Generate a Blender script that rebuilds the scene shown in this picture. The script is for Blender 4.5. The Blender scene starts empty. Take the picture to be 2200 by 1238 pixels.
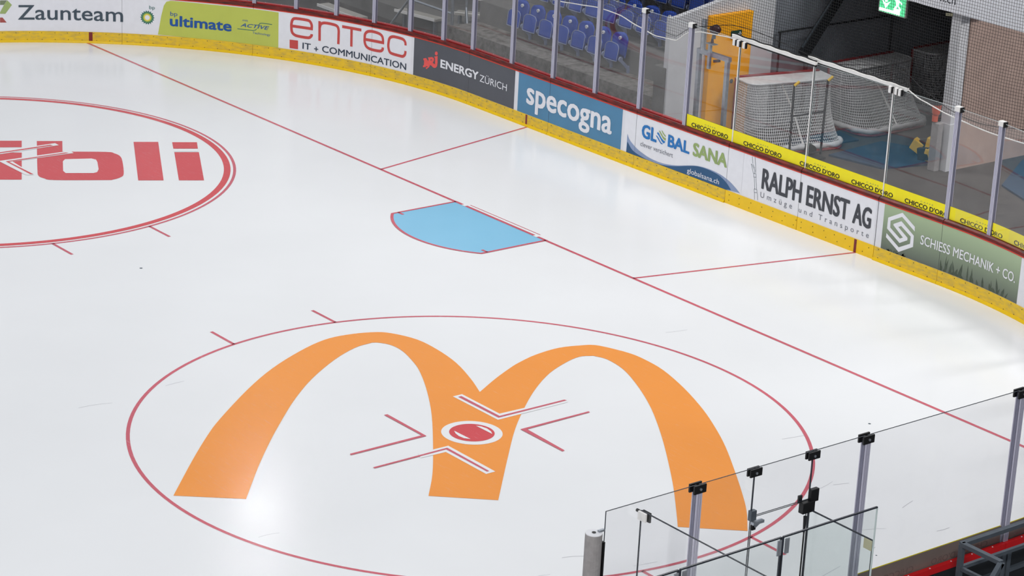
import bpy, bmesh, math, random
from mathutils import Vector, Matrix
from mathutils.geometry import tessellate_polygon

random.seed(7)
scene = bpy.context.scene
COL = scene.collection

# ------------------------------------------------------------------ camera
cam_d = bpy.data.cameras.new('camera')
cam_d.sensor_width = 36.0
cam_d.lens = 90.30
cam_d.clip_start = 0.5
cam_d.clip_end = 300
cam = bpy.data.objects.new('camera', cam_d)
COL.objects.link(cam)
cam.location = (31.3734, -25.5770, 12.9402)
cam.rotation_euler = (1.235044, -0.048811, 0.897424)
scene.camera = cam

# ------------------------------------------------------------------ world, exposure
scene.view_settings.view_transform = 'Standard'
scene.view_settings.look = 'None'
scene.view_settings.exposure = 0.32
scene.view_settings.gamma = 1.0
scene.view_settings.use_curve_mapping = False
world = bpy.data.worlds.new('hall_ambient')
scene.world = world
world.use_nodes = True
wbg = world.node_tree.nodes['Background']
wbg.inputs[0].default_value = (0.88, 0.93, 1.0, 1)
wbg.inputs[1].default_value = 0.36

# ------------------------------------------------------------------ hall lamps and added lamps (position, width, length, watts)
LAMP_SPREAD = math.radians(170)
LAMP_GAIN = 0.22
LAMPS = [(-12.0, -9.0, 14.0, 1.3, 4.0, 700), (-14.0, 4.7, 12.0, 0.5, 1.2, 420),
         (-4.0, -9.0, 14.0, 1.3, 4.0, 700), (-4.0, 2.0, 14.0, 1.3, 4.0, 1600),
         (4.0, -9.0, 14.0, 1.3, 4.0, 450), (4.0, 2.0, 14.0, 1.3, 4.0, 1500),
         (12.0, 2.0, 14.0, 1.3, 4.0, 300),
         (11.0, 11.0, 11.0, 1.3, 4.0, 4600),  # added to brighten the brown wall, orange panel and pillar
         (27.0, -18.0, 13.0, 1.3, 4.0, 10500), (10.0, -28.0, 12.0, 1.3, 4.0, 4200), (-6.0, -31.0, 12.0, 1.3, 4.0, 3200)]  # added as front light on the boards and far walls

# ------------------------------------------------------------------ materials
MATS = {}


def lin(c):
    return tuple(((v / 255) / 12.92 if v <= 10 else (((v / 255) + 0.055) / 1.055) ** 2.4) for v in c)


def mat(name, rgb, rough=0.5, metal=0.0, vary=0.06, scale=8.0, ior=1.45, stain=None, stain_scale=6.0,
        stain_lo=0.55, stain_hi=0.75, stretch=(1, 1, 1), bump=0.0, bump_scale=60.0, coat=0.0):
    """procedural principled material: noise-varied colour, optional stains of another colour, optional bump"""
    m = bpy.data.materials.new(name)
    m.use_nodes = True
    nt = m.node_tree
    N, L = nt.nodes, nt.links
    b = N['Principled BSDF']
    c = lin(rgb)
    tc = N.new('ShaderNodeTexCoord')
    mp = N.new('ShaderNodeMapping')
    mp.inputs['Scale'].default_value = stretch
    L.new(tc.outputs['Object'], mp.inputs['Vector'])
    nz = N.new('ShaderNodeTexNoise')
    nz.inputs['Scale'].default_value = scale
    nz.inputs['Detail'].default_value = 4
    L.new(mp.outputs['Vector'], nz.inputs['Vector'])
    rp = N.new('ShaderNodeValToRGB')
    rp.color_ramp.elements[0].position = 0.3
    rp.color_ramp.elements[1].position = 0.7
    rp.color_ramp.elements[0].color = tuple(max(0, v * (1 - vary)) for v in c) + (1,)
    rp.color_ramp.elements[1].color = tuple(min(1, v * (1 + vary)) for v in c) + (1,)
    L.new(nz.outputs['Fac'], rp.inputs['Fac'])
    col = rp.outputs['Color']
    if stain:
        n2 = N.new('ShaderNodeTexNoise')
        n2.inputs['Scale'].default_value = stain_scale
        n2.inputs['Detail'].default_value = 8
        n2.inputs['Roughness'].default_value = 0.7
        L.new(mp.outputs['Vector'], n2.inputs['Vector'])
        mr = N.new('ShaderNodeMapRange')
        mr.inputs['From Min'].default_value = stain_lo
        mr.inputs['From Max'].default_value = stain_hi
        L.new(n2.outputs['Fac'], mr.inputs['Value'])
        mx = N.new('ShaderNodeMix')
        mx.data_type = 'RGBA'
        L.new(mr.outputs['Result'], mx.inputs['Factor'])
        L.new(col, mx.inputs['A'])
        mx.inputs['B'].default_value = lin(stain) + (1,)
        col = mx.outputs['Result']
    L.new(col, b.inputs['Base Color'])
    b.inputs['Roughness'].default_value = rough
    b.inputs['Metallic'].default_value = metal
    b.inputs['IOR'].default_value = ior
    if coat:
        b.inputs['Coat Weight'].default_value = coat
    if bump:
        nb = N.new('ShaderNodeTexNoise')
        nb.inputs['Scale'].default_value = bump_scale
        L.new(mp.outputs['Vector'], nb.inputs['Vector'])
        bp = N.new('ShaderNodeBump')
        bp.inputs['Strength'].default_value = bump
        bp.inputs['Distance'].default_value = 0.01
        L.new(nb.outputs['Fac'], bp.inputs['Height'])
        L.new(bp.outputs['Normal'], b.inputs['Normal'])
    MATS[name] = m
    return m


def glass_mat(name, tint, ior=1.5, haze=0.0):
    """flat pane: clear transmission mixed with a Fresnel mirror, a trace of scuffed white haze"""
    m = bpy.data.materials.new(name)
    m.use_nodes = True
    nt = m.node_tree
    N, L = nt.nodes, nt.links
    N.remove(N['Principled BSDF'])
    out = N['Material Output']
    tr = N.new('ShaderNodeBsdfTransparent')
    tr.inputs[0].default_value = tint + (1,)
    gl = N.new('ShaderNodeBsdfGlossy')
    gl.inputs['Roughness'].default_value = 0.0
    fr = N.new('ShaderNodeFresnel')
    # both faces of the sheet mirror alike (the node inverts the index on back faces)
    ge = N.new('ShaderNodeNewGeometry')
    sw = N.new('ShaderNodeMapRange')
    sw.inputs['To Min'].default_value = ior
    sw.inputs['To Max'].default_value = 1.0 / ior
    L.new(ge.outputs['Backfacing'], sw.inputs['Value'])
    L.new(sw.outputs['Result'], fr.inputs['IOR'])
    mx = N.new('ShaderNodeMixShader')
    L.new(fr.outputs[0], mx.inputs[0])
    L.new(tr.outputs[0], mx.inputs[1])
    L.new(gl.outputs[0], mx.inputs[2])
    last = mx.outputs[0]
    if haze:
        df = N.new('ShaderNodeBsdfDiffuse')
        df.inputs[0].default_value = (0.75, 0.75, 0.75, 1)
        tc = N.new('ShaderNodeTexCoord')
        nz = N.new('ShaderNodeTexNoise')
        nz.inputs['Scale'].default_value = 2.5
        nz.inputs['Detail'].default_value = 9
        nz.inputs['Roughness'].default_value = 0.75
        L.new(tc.outputs['Object'], nz.inputs['Vector'])
        mr = N.new('ShaderNodeMapRange')
        mr.inputs['From Min'].default_value = 0.5
        mr.inputs['From Max'].default_value = 0.8
        mr.inputs['To Min'].default_value = 0.0
        mr.inputs['To Max'].default_value = haze
        L.new(nz.outputs['Fac'], mr.inputs['Value'])
        m2 = N.new('ShaderNodeMixShader')
        L.new(mr.outputs['Result'], m2.inputs[0])
        L.new(last, m2.inputs[1])
        L.new(df.outputs[0], m2.inputs[2])
        last = m2.outputs[0]
    L.new(last, out.inputs['Surface'])
    MATS[name] = m
    return m


def ice_mat(name, rgb, vary=0.03, scuff=0.0):
    """frozen gloss over a colour; fine skate scratches as bump and roughness"""
    m = mat(name, rgb, rough=0.2, vary=vary, scale=0.35, ior=1.31)
    nt = m.node_tree
    N, L = nt.nodes, nt.links
    b = N['Principled BSDF']
    tc = N.new('ShaderNodeTexCoord')
    nz = N.new('ShaderNodeTexNoise')
    nz.inputs['Scale'].default_value = 1.2
    nz.inputs['Detail'].default_value = 6
    L.new(tc.outputs['Object'], nz.inputs['Vector'])
    mr = N.new('ShaderNodeMapRange')
    mr.inputs['To Min'].default_value = 0.12
    mr.inputs['To Max'].default_value = 0.24
    L.new(nz.outputs['Fac'], mr.inputs['Value'])
    L.new(mr.outputs['Result'], b.inputs['Roughness'])
    if scuff:
        # thin pale skate scratches across the paint
        old = b.inputs['Base Color'].links[0].from_socket
        mp = N.new('ShaderNodeMapping')
        mp.inputs['Rotation'].default_value = (0, 0, 0.7)
        mp.inputs['Scale'].default_value = (0.9, 9.0, 1)
        L.new(tc.outputs['Object'], mp.inputs['Vector'])
        ns = N.new('ShaderNodeTexNoise')
        ns.inputs['Scale'].default_value = 3.5
        ns.inputs['Detail'].default_value = 8
        ns.inputs['Roughness'].default_value = 0.8
        L.new(mp.outputs['Vector'], ns.inputs['Vector'])
        m2 = N.new('ShaderNodeMapRange')
        m2.inputs['From Min'].default_value = 0.56
        m2.inputs['From Max'].default_value = 0.80
        m2.inputs['To Max'].default_value = scuff
        L.new(ns.outputs['Fac'], m2.inputs['Value'])
        mx = N.new('ShaderNodeMix')
        mx.data_type = 'RGBA'
        L.new(m2.outputs['Result'], mx.inputs['Factor'])
        L.new(old, mx.inputs['A'])
        mx.inputs['B'].default_value = (0.8, 0.8, 0.82, 1)
        L.new(mx.outputs['Result'], b.inputs['Base Color'])
    return m


def emit_mat(name, rgb, strength):
    m = bpy.data.materials.new(name)
    m.use_nodes = True
    b = m.node_tree.nodes['Principled BSDF']
    c = lin(rgb) + (1,)
    b.inputs['Base Color'].default_value = c
    b.inputs['Emission Color'].default_value = c
    b.inputs['Emission Strength'].default_value = strength
    MATS[name] = m
    return m


ice_mat('ice', (240, 241, 243), 0.02)
ice_mat('ice_white', (241, 241, 243), 0.01)
ice_mat('ice_red', (206, 98, 112), 0.10, 0.6)
ice_mat('ice_red_art', (214, 76, 82), 0.05, 0.30)
ice_mat('ice_orange', (248, 156, 66), 0.04, 0.28)
ice_mat('ice_scratch', (196, 196, 202), 0.05)
ice_mat('ice_blue', (140, 200, 232), 0.03, 0.10)
mat('board_white', (232, 232, 238), 0.22, vary=0.02, stain=(150, 150, 160), stain_scale=9, stain_lo=0.66, stain_hi=0.86)
mat('kick_yellow_worn', (244, 202, 40), 0.42, vary=0.06, scale=14, stain=(190, 160, 84), stain_scale=7, stain_lo=0.44, stain_hi=0.72, stretch=(1, 1, 3))
mat('kick_yellow_new', (250, 204, 22), 0.30, vary=0.05, scale=3)
mat('kick_lip', (240, 198, 0), 0.25, vary=0.04)
mat('cap_red', (140, 30, 22), 0.38, vary=0.25, scale=10, stain=(48, 20, 16), stain_scale=5, stain_lo=0.36, stain_hi=0.62, stretch=(1, 1, 6))
mat('cap_edge', (214, 52, 28), 0.35, vary=0.10)
mat('strip_red', (205, 14, 22), 0.35, vary=0.05)
mat('board_back', (26, 30, 34), 0.6, vary=0.2)
mat('screw', (28, 26, 26), 0.4)
mat('screw_steel', (225, 225, 228), 0.3)
mat('seam', (60, 62, 68), 0.6)
mat('print_charcoal', (84, 86, 94), 0.22, vary=0.05, scale=2)
mat('print_blue', (78, 134, 172), 0.22, vary=0.05, scale=2, stain=(40, 66, 92), stain_scale=22, stain_lo=0.70, stain_hi=0.76)
mat('print_lime', (196, 204, 92), 0.20, vary=0.04, scale=1.5)
mat('print_slate', (66, 80, 92), 0.25)
mat('print_white', (238, 238, 244), 0.22, vary=0.02)
mat('print_red', (205, 76, 72), 0.22, vary=0.03)
mat('print_coral', (240, 88, 84), 0.22)
mat('print_navy_text', (34, 50, 70), 0.25)
mat('print_royal', (28, 84, 160), 0.22, vary=0.08)
mat('print_sky', (22, 118, 192), 0.22, vary=0.05)
mat('print_sage', (152, 174, 108), 0.22)
mat('print_navy', (34, 84, 128), 0.22, vary=0.15, scale=1.2)
mat('print_mist', (142, 160, 196), 0.22, vary=0.10, scale=2)
mat('print_grey', (118, 120, 130), 0.25)
mat('print_dark', (62, 64, 72), 0.25)
mat('print_teal', (52, 110, 104), 0.25)
mat('print_green', (112, 160, 84), 0.25)
mat('print_sun', (236, 216, 84), 0.25)
mat('print_olive', (120, 132, 104), 0.25)
mat('print_leaf', (160, 180, 112), 0.25)
mat('print_brick', (172, 82, 76), 0.25)
mat('print_grass', (70, 82, 66), 0.25, vary=0.2, scale=20)
mat('strip_yellow', (255, 236, 0), 0.30, vary=0.04, scale=6)
mat('strip_backlit', (116, 104, 98), 0.35, vary=0.08, scale=3)  # backlit look of the translucent yellow film put into the colour
mat('strip_ghost', (98, 88, 84), 0.4)
mat('black', (14, 14, 16), 0.45)
mat('rubber', (24, 24, 26), 0.7)
mat('alu', (196, 194, 212), 0.35, 0.15, vary=0.05, scale=30, stretch=(6, 6, 0.3))
mat('alu_slot', (122, 122, 142), 0.45, 0.1)
mat('white_metal', (236, 234, 232), 0.4, vary=0.03)
mat('white_rope', (236, 234, 230), 0.7)
mat('net_black', (16, 16, 18), 0.85)
mat('net_white', (226, 226, 228), 0.8, vary=0.1)
mat('canvas_white', (198, 198, 200), 0.75, vary=0.10, scale=12, bump=0.4)
mat('goal_red', (128, 40, 44), 0.4)
mat('steel', (172, 178, 186), 0.35, 0.7, vary=0.10, scale=18)
mat('steel_dark', (92, 100, 108), 0.42, 0.4, vary=0.10)
mat('steel_black', (30, 32, 36), 0.5)
mat('concrete', (118, 116, 114), 0.85, vary=0.12, scale=3, bump=0.3)
mat('concrete_dirty', (126, 122, 118), 0.9, vary=0.25, scale=9, stain=(70, 62, 58), stain_scale=5, stain_lo=0.5, stain_hi=0.7, bump=0.4)
mat('concrete_floor', (72, 68, 66), 0.75, vary=0.18, scale=1.4, stain=(58, 54, 54), stain_scale=2.5, stain_lo=0.52, stain_hi=0.66)
mat('wall_white', (206, 206, 210), 0.7, vary=0.04, scale=2)
mat('wall_grey', (124, 128, 136), 0.8, vary=0.08, scale=2)
mat('wall_brown', (176, 152, 142), 0.8, vary=0.08, scale=3)
mat('orange_pad', (255, 172, 14), 0.6, vary=0.07, scale=4)
mat('seat_blue', (38, 74, 172), 0.30, vary=0.06)
mat('rim_glint_bracket', (150, 160, 190), 0.4)  # whitish edge reflection put into the colour; also the bracket grey
mat('disc_white', (236, 236, 236), 0.5)
mat('mat_blue', (26, 58, 84), 0.75, vary=0.15, scale=4)
mat('pad_yellow', (226, 184, 60), 0.6, vary=0.1)
mat('pad_grey', (146, 142, 142), 0.7, vary=0.10, scale=14, bump=0.5, bump_scale=25)
mat('pad_white', (226, 226, 230), 0.6, vary=0.06, bump=0.5, bump_scale=30)
mat('cup_orange', (206, 84, 52), 0.5)
mat('grip_yellow', (206, 170, 40), 0.5)
mat('sign_green', (14, 66, 52), 0.5)
mat('siren_brown', (66, 34, 40), 0.3)
mat('banner', (240, 241, 248), 0.6, vary=0.02)
mat('floor_dark', (84, 86, 90), 0.7, vary=0.15, scale=2)
mat('wood_grey', (168, 164, 158), 0.7, vary=0.1)
mat('bracket_cream', (196, 192, 160), 0.5)
emit_mat('exit_green', (84, 200, 140), 1.1)
emit_mat('exit_white', (240, 255, 245), 3.0)
glass_mat('rink_glass', (0.985, 0.985, 0.985), 1.5, 0.05)
glass_mat('near_glass', (0.975, 0.975, 0.98), 1.42, 0.02)
glass_mat('box_glass', (0.945, 0.965, 0.962), 1.42, 0.015)
mat('glass_edge_dark', (44, 48, 58), 0.25)
mat('glass_edge_light', (196, 206, 206), 0.25)

# the green advert: a printed gradient, pale at the top and deeper towards the foot
gm = mat('print_gradient', (150, 166, 134), 0.22)
gN, gL = gm.node_tree.nodes, gm.node_tree.links
g_tc = gN.new('ShaderNodeTexCoord')
g_sx = gN.new('ShaderNodeSeparateXYZ')
g_rp = gN.new('ShaderNodeValToRGB')
gL.new(g_tc.outputs['Generated'], g_sx.inputs[0])
gL.new(g_sx.outputs['Z'], g_rp.inputs['Fac'])
g_rp.color_ramp.elements[0].color = lin((96, 104, 96)) + (1,)
g_rp.color_ramp.elements[1].color = lin((170, 190, 152)) + (1,)
gL.new(g_rp.outputs['Color'], gN['Principled BSDF'].inputs['Base Color'])

# ------------------------------------------------------------------ mesh building
BASE = {}


def wloc(o):
    return BASE.get(o.name, Vector((0, 0, 0))) if o else Vector((0, 0, 0))


class MB:
    def __init__(self):
        self.v, self.f = [], []

    def add(self, vs, fs):
        n = len(self.v)
        self.v += [tuple(v) for v in vs]
        self.f += [tuple(i + n for i in f) for f in fs]
        return self

    def box(self, c, s, m=None):
        hx, hy, hz = s[0] / 2, s[1] / 2, s[2] / 2
        vs = [Vector((x, y, z)) for z in (-hz, hz) for x, y in ((-hx, -hy), (hx, -hy), (hx, hy), (-hx, hy))]
        if m:
            vs = [m @ v for v in vs]
        vs = [v + Vector(c) for v in vs]
        return self.add(vs, [(3, 2, 1, 0), (4, 5, 6, 7), (0, 1, 5, 4), (1, 2, 6, 5), (2, 3, 7, 6), (3, 0, 4, 7)])

    def bar(self, a, b, w, h, up=(0, 0, 1)):
        a, b = Vector(a), Vector(b)
        d = (b - a).normalized()
        s = d.cross(Vector(up))
        if s.length < 1e-4:
            s = d.cross(Vector((0, 1, 0)))
        s.normalize()
        u = s.cross(d)
        vs = [p + s * i * w / 2 + u * j * h / 2 for p in (a, b) for i, j in ((-1, -1), (1, -1), (1, 1), (-1, 1))]
        return self.add(vs, [(3, 2, 1, 0), (4, 5, 6, 7), (0, 1, 5, 4), (1, 2, 6, 5), (2, 3, 7, 6), (3, 0, 4, 7)])

    def tube(self, pts, r, n=8, cap=True):
        pts = [Vector(p) for p in pts]
        rs = r if isinstance(r, (list, tuple)) else [r] * len(pts)
        rings = []
        prev = None
        for i, p in enumerate(pts):
            d = (pts[min(i + 1, len(pts) - 1)] - pts[max(i - 1, 0)]).normalized()
            ref = Vector((0, 0, 1)) if abs(d.z) < 0.9 else Vector((1, 0, 0))
            s = d.cross(ref).normalized()
            if prev and s.dot(prev) < 0:
                s = -s
            prev = s
            u = s.cross(d)
            rings.append([p + (s * math.cos(t) + u * math.sin(t)) * rs[i] for t in (2 * math.pi * k / n for k in range(n))])
        vs = [v for g in rings for v in g]
        fs = []
        for i in range(len(pts) - 1):
            for k in range(n):
                k2 = (k + 1) % n
                fs.append((i * n + k, i * n + k2, (i + 1) * n + k2, (i + 1) * n + k))
        if cap:
            fs.append(tuple(reversed(range(n))))
            fs.append(tuple((len(pts) - 1) * n + k for k in range(n)))
        return self.add(vs, fs)

    def prism(self, poly, axis, a, b):
        """poly of 2-D points, extruded along axis from a to b"""
        def P(q, t):
            return {'x': (t, q[0], q[1]), 'y': (q[0], t, q[1]), 'z': (q[0], q[1], t)}[axis]
        n = len(poly)
        vs = [P(q, a) for q in poly] + [P(q, b) for q in poly]
        fs = [tuple(reversed(range(n))), tuple(range(n, 2 * n))] + [(i, (i + 1) % n, n + (i + 1) % n, n + i) for i in range(n)]
        return self.add(vs, fs)

    def grid(self, fn, nu, nv):
        vs = [fn(i / nu, j / nv) for j in range(nv + 1) for i in range(nu + 1)]
        fs = [(j * (nu + 1) + i, j * (nu + 1) + i + 1, (j + 1) * (nu + 1) + i + 1, (j + 1) * (nu + 1) + i) for j in range(nv) for i in range(nu)]
        return self.add(vs, fs)

    def build(self, name, m, parent=None, smooth=False, local=False, bevel=0.0):
        me = bpy.data.meshes.new(name)
        off = Vector((0, 0, 0)) if local else wloc(parent)
        me.from_pydata([tuple(Vector(v) - off) for v in self.v], [], self.f)
        if smooth:
            for p in me.polygons:
                p.use_smooth = True
        me.materials.append(MATS[m])
        o = bpy.data.objects.new(name, me)
        COL.objects.link(o)
        if parent:
            o.parent = parent
            BASE[o.name] = wloc(parent)
        if bevel:
            md = o.modifiers.new('bevel', 'BEVEL')
            md.width = bevel
            md.segments = 2
            md.limit_method = 'ANGLE'
        return o


def thing(name, label, cat, loc, group=None, rz=0.0):
    o = bpy.data.objects.new(name, None)
    o.empty_display_size = 0.1
    COL.objects.link(o)
    o.location = loc
    o.rotation_euler = (0, 0, rz)
    BASE[o.name] = Vector(loc)
    return tag(o, label, cat, group)


def tag(o, label, cat, group=None):
    o['label'] = label
    o['category'] = cat
    if group:
        o['group'] = group
    return o


def struct(o, label=None):
    o['kind'] = 'structure'
    if label:
        o['label'] = label
    return o


def copy_tree(o, parent=None):
    c = o.copy()
    COL.objects.link(c)
    c.parent = parent
    for ch in list(o.children):
        copy_tree(ch, c)
    return c


ORD = ['first', 'second', 'third', 'fourth', 'fifth', 'sixth', 'seventh', 'eighth', 'ninth', 'tenth', 'eleventh', 'twelfth',
       'thirteenth', 'fourteenth', 'fifteenth', 'sixteenth', 'seventeenth', 'eighteenth', 'nineteenth', 'twentieth',
       'twenty-first', 'twenty-second', 'twenty-third', 'twenty-fourth', 'twenty-fifth', 'twenty-sixth']

# ------------------------------------------------------------------ the line of the boards
RF, CFX, CFY = 9.25, -5.95, 4.03 - 9.25      # far corner
RN, CNX, CNY = 8.5, 6.1, 4.03 - 8.5          # near corner
L1 = CNX - CFX
L2 = L1 + RN * math.pi / 2


def frame(s):
    """point and outward normal at arc length s (0 = where the far corner meets the end boards)"""
    if s < 0:
        t = -s / RF
        if t > math.pi / 2:
            return (CFX - RF, CFY - (-s - RF * math.pi / 2)), (-1.0, 0.0)
        n = (-math.sin(t), math.cos(t))
        return (CFX + n[0] * RF, CFY + n[1] * RF), n
    if s <= L1:
        return (CFX + s, 4.03), (0.0, 1.0)
    if s <= L2:
        t = (s - L1) / RN
        n = (math.sin(t), math.cos(t))
        return (CNX + n[0] * RN, CNY + n[1] * RN), n
    return (CNX + RN, CNY - (s - L2)), (1.0, 0.0)


def bp(s, z, off=0.0):
    (x, y), n = frame(s)
    return (x + n[0] * off, y + n[1] * off, z)


def along(s0, s1, step=0.3):
    n = max(1, int(math.ceil((s1 - s0) / step)))
    if s0 >= 0 and s1 <= L1:
        n = 1
    return [s0 + (s1 - s0) * i / n for i in range(n + 1)]


def sweep(mb, profile, s0, s1, closed=True):
    """sweep a closed (off, z) profile along the boards"""
    ss = along(s0, s1)
    n = len(profile)
    vs = [bp(s, z, o) for s in ss for o, z in profile]
    fs = []
    for i in range(len(ss) - 1):
        for k in range(n):
            k2 = (k + 1) % n
            fs.append((i * n + k, i * n + k2, (i + 1) * n + k2, (i + 1) * n + k))
    fs.append(tuple(range(n)))
    fs.append(tuple(reversed(range((len(ss) - 1) * n, len(ss) * n))))
    return mb.add(vs, fs)


def rect_prof(o0, o1, z0, z1):
    return [(o0, z0), (o1, z0), (o1, z1), (o0, z1)]


def decal(polys, off):
    """flat print shapes in (s, z), cut along s so that they follow the curve"""
    mb = MB()
    for q, (verts, faces) in enumerate(polys):
        lay = off - math.copysign(0.0003, -off) * q if len(polys) in (9, 18) else off
        bm = bmesh.new()
        vs = [bm.verts.new((a, b, 0)) for a, b in verts]
        for f in faces:
            try:
                bm.faces.new([vs[i] for i in f])
            except ValueError:
                pass
        bmesh.ops.triangulate(bm, faces=bm.faces[:])
        s0 = min(a for a, b in verts)
        s1 = max(a for a, b in verts)
        if s0 < 0 or s1 > L1:
            k = math.ceil(s0 / 0.3)
            while k * 0.3 < s1:
                bmesh.ops.bisect_plane(bm, geom=bm.verts[:] + bm.edges[:] + bm.faces[:], plane_co=(k * 0.3, 0, 0), plane_no=(1, 0, 0))
                k += 1
        bm.verts.ensure_lookup_table()
        bm.verts.index_update()
        mb.add([bp(v.co.x, v.co.y, lay) for v in bm.verts], [tuple(v.index for v in f.verts) for f in bm.faces])
        bm.free()
    return mb


def ngon(pts):
    tris = tessellate_polygon([[Vector((a, b, 0)) for a, b in pts]])
    return (pts, [tuple(t) for t in tris])


def smooth(pts, sub=4, corner=0.62):
    """round a traced outline with a Catmull-Rom curve, keeping its sharp corners"""
    n = len(pts)
    P = [Vector(q) for q in pts]
    sharp = []
    for i in range(n):
        a, b = P[i] - P[i - 1], P[(i + 1) % n] - P[i]
        sharp.append(abs(a.angle_signed(b)) > corner)
    res = []
    for i in range(n):
        p1, p2 = P[i], P[(i + 1) % n]
        p0 = P[i - 1] if not sharp[i] else p1 * 2 - p2
        p3 = P[(i + 2) % n] if not sharp[(i + 1) % n] else p2 * 2 - p1
        for k in range(sub):
            t = k / sub
            q = 0.5 * ((2 * p1) + (p2 - p0) * t + (2 * p0 - 5 * p1 + 4 * p2 - p3) * t * t + (3 * p1 - p0 - 3 * p2 + p3) * t ** 3)
            res.append((q.x, q.y))
    return res


def stroke(pts, w, closed_ends=True):
    """ribbon along a polyline in a plane, with mitred joints"""
    P = [Vector((a, b)) for a, b in pts]
    lft, rgt = [], []
    for i, p in enumerate(P):
        d1 = (p - P[i - 1]).normalized() if i > 0 else None
        d2 = (P[i + 1] - p).normalized() if i < len(P) - 1 else None
        if d1 is None:
            d1 = d2
        if d2 is None:
            d2 = d1
        n = Vector((-d1.y - d2.y, d1.x + d2.x))
        n = n.normalized() if n.length > 1e-6 else Vector((-d1.y, d1.x))
        k = n.dot(Vector((-d1.y, d1.x)))
        k = w / 2 / max(k, 0.45)
        lft.append(tuple(p + n * k))
        rgt.append(tuple(p - n * k))
    m = len(P)
    return (lft + rgt, [(i, i + 1, m + i + 1, m + i) for i in range(m - 1)])


def text_mesh(st, shear=0.0, space=1.0):
    cu = bpy.data.curves.new('print', 'FONT')
    cu.body = st
    cu.size = 1.0
    cu.shear = shear
    cu.space_character = space
    cu.resolution_u = 3
    cu.fill_mode = 'FRONT'
    ob = bpy.data.objects.new('print', cu)
    COL.objects.link(ob)
    dg = bpy.context.evaluated_depsgraph_get()
    me = ob.evaluated_get(dg).to_mesh()
    vs = [(v.co.x, v.co.y) for v in me.vertices]
    fs = [tuple(p.vertices) for p in me.polygons]
    ob.evaluated_get(dg).to_mesh_clear()
    bpy.data.objects.remove(ob)
    bpy.data.curves.remove(cu)
    return vs, fs


def fit_text(st, s0, s1, z0, z1, ref, bold=0.0, shear=0.0, space=1.0):
    vs, fs = text_mesh(st, shear, space)
    rv, _ = text_mesh(ref)
    top = max(b for a, b in rv)
    x0 = min(a for a, b in vs)
    x1 = max(a for a, b in vs)
    ex = bold * 0.030 * (z1 - z0)          # heavier strokes: the same print laid down again slightly shifted
    ez = bold * 0.020 * (z1 - z0)
    base = [(s0 + ex + (a - x0) / (x1 - x0) * (s1 - s0 - 2 * ex), z0 + ez + b / top * (z1 - z0 - 2 * ez)) for a, b in vs]
    if not bold:
        return [(base, fs)]
    return [([(a + i * ex, b + j * ez) for a, b in base], fs) for i, j in ((0, 0), (-1, 0), (1, 0), (0, -1), (0, 1), (-0.8, -0.8), (0.8, 0.8), (-0.8, 0.8), (0.8, -0.8))]


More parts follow.
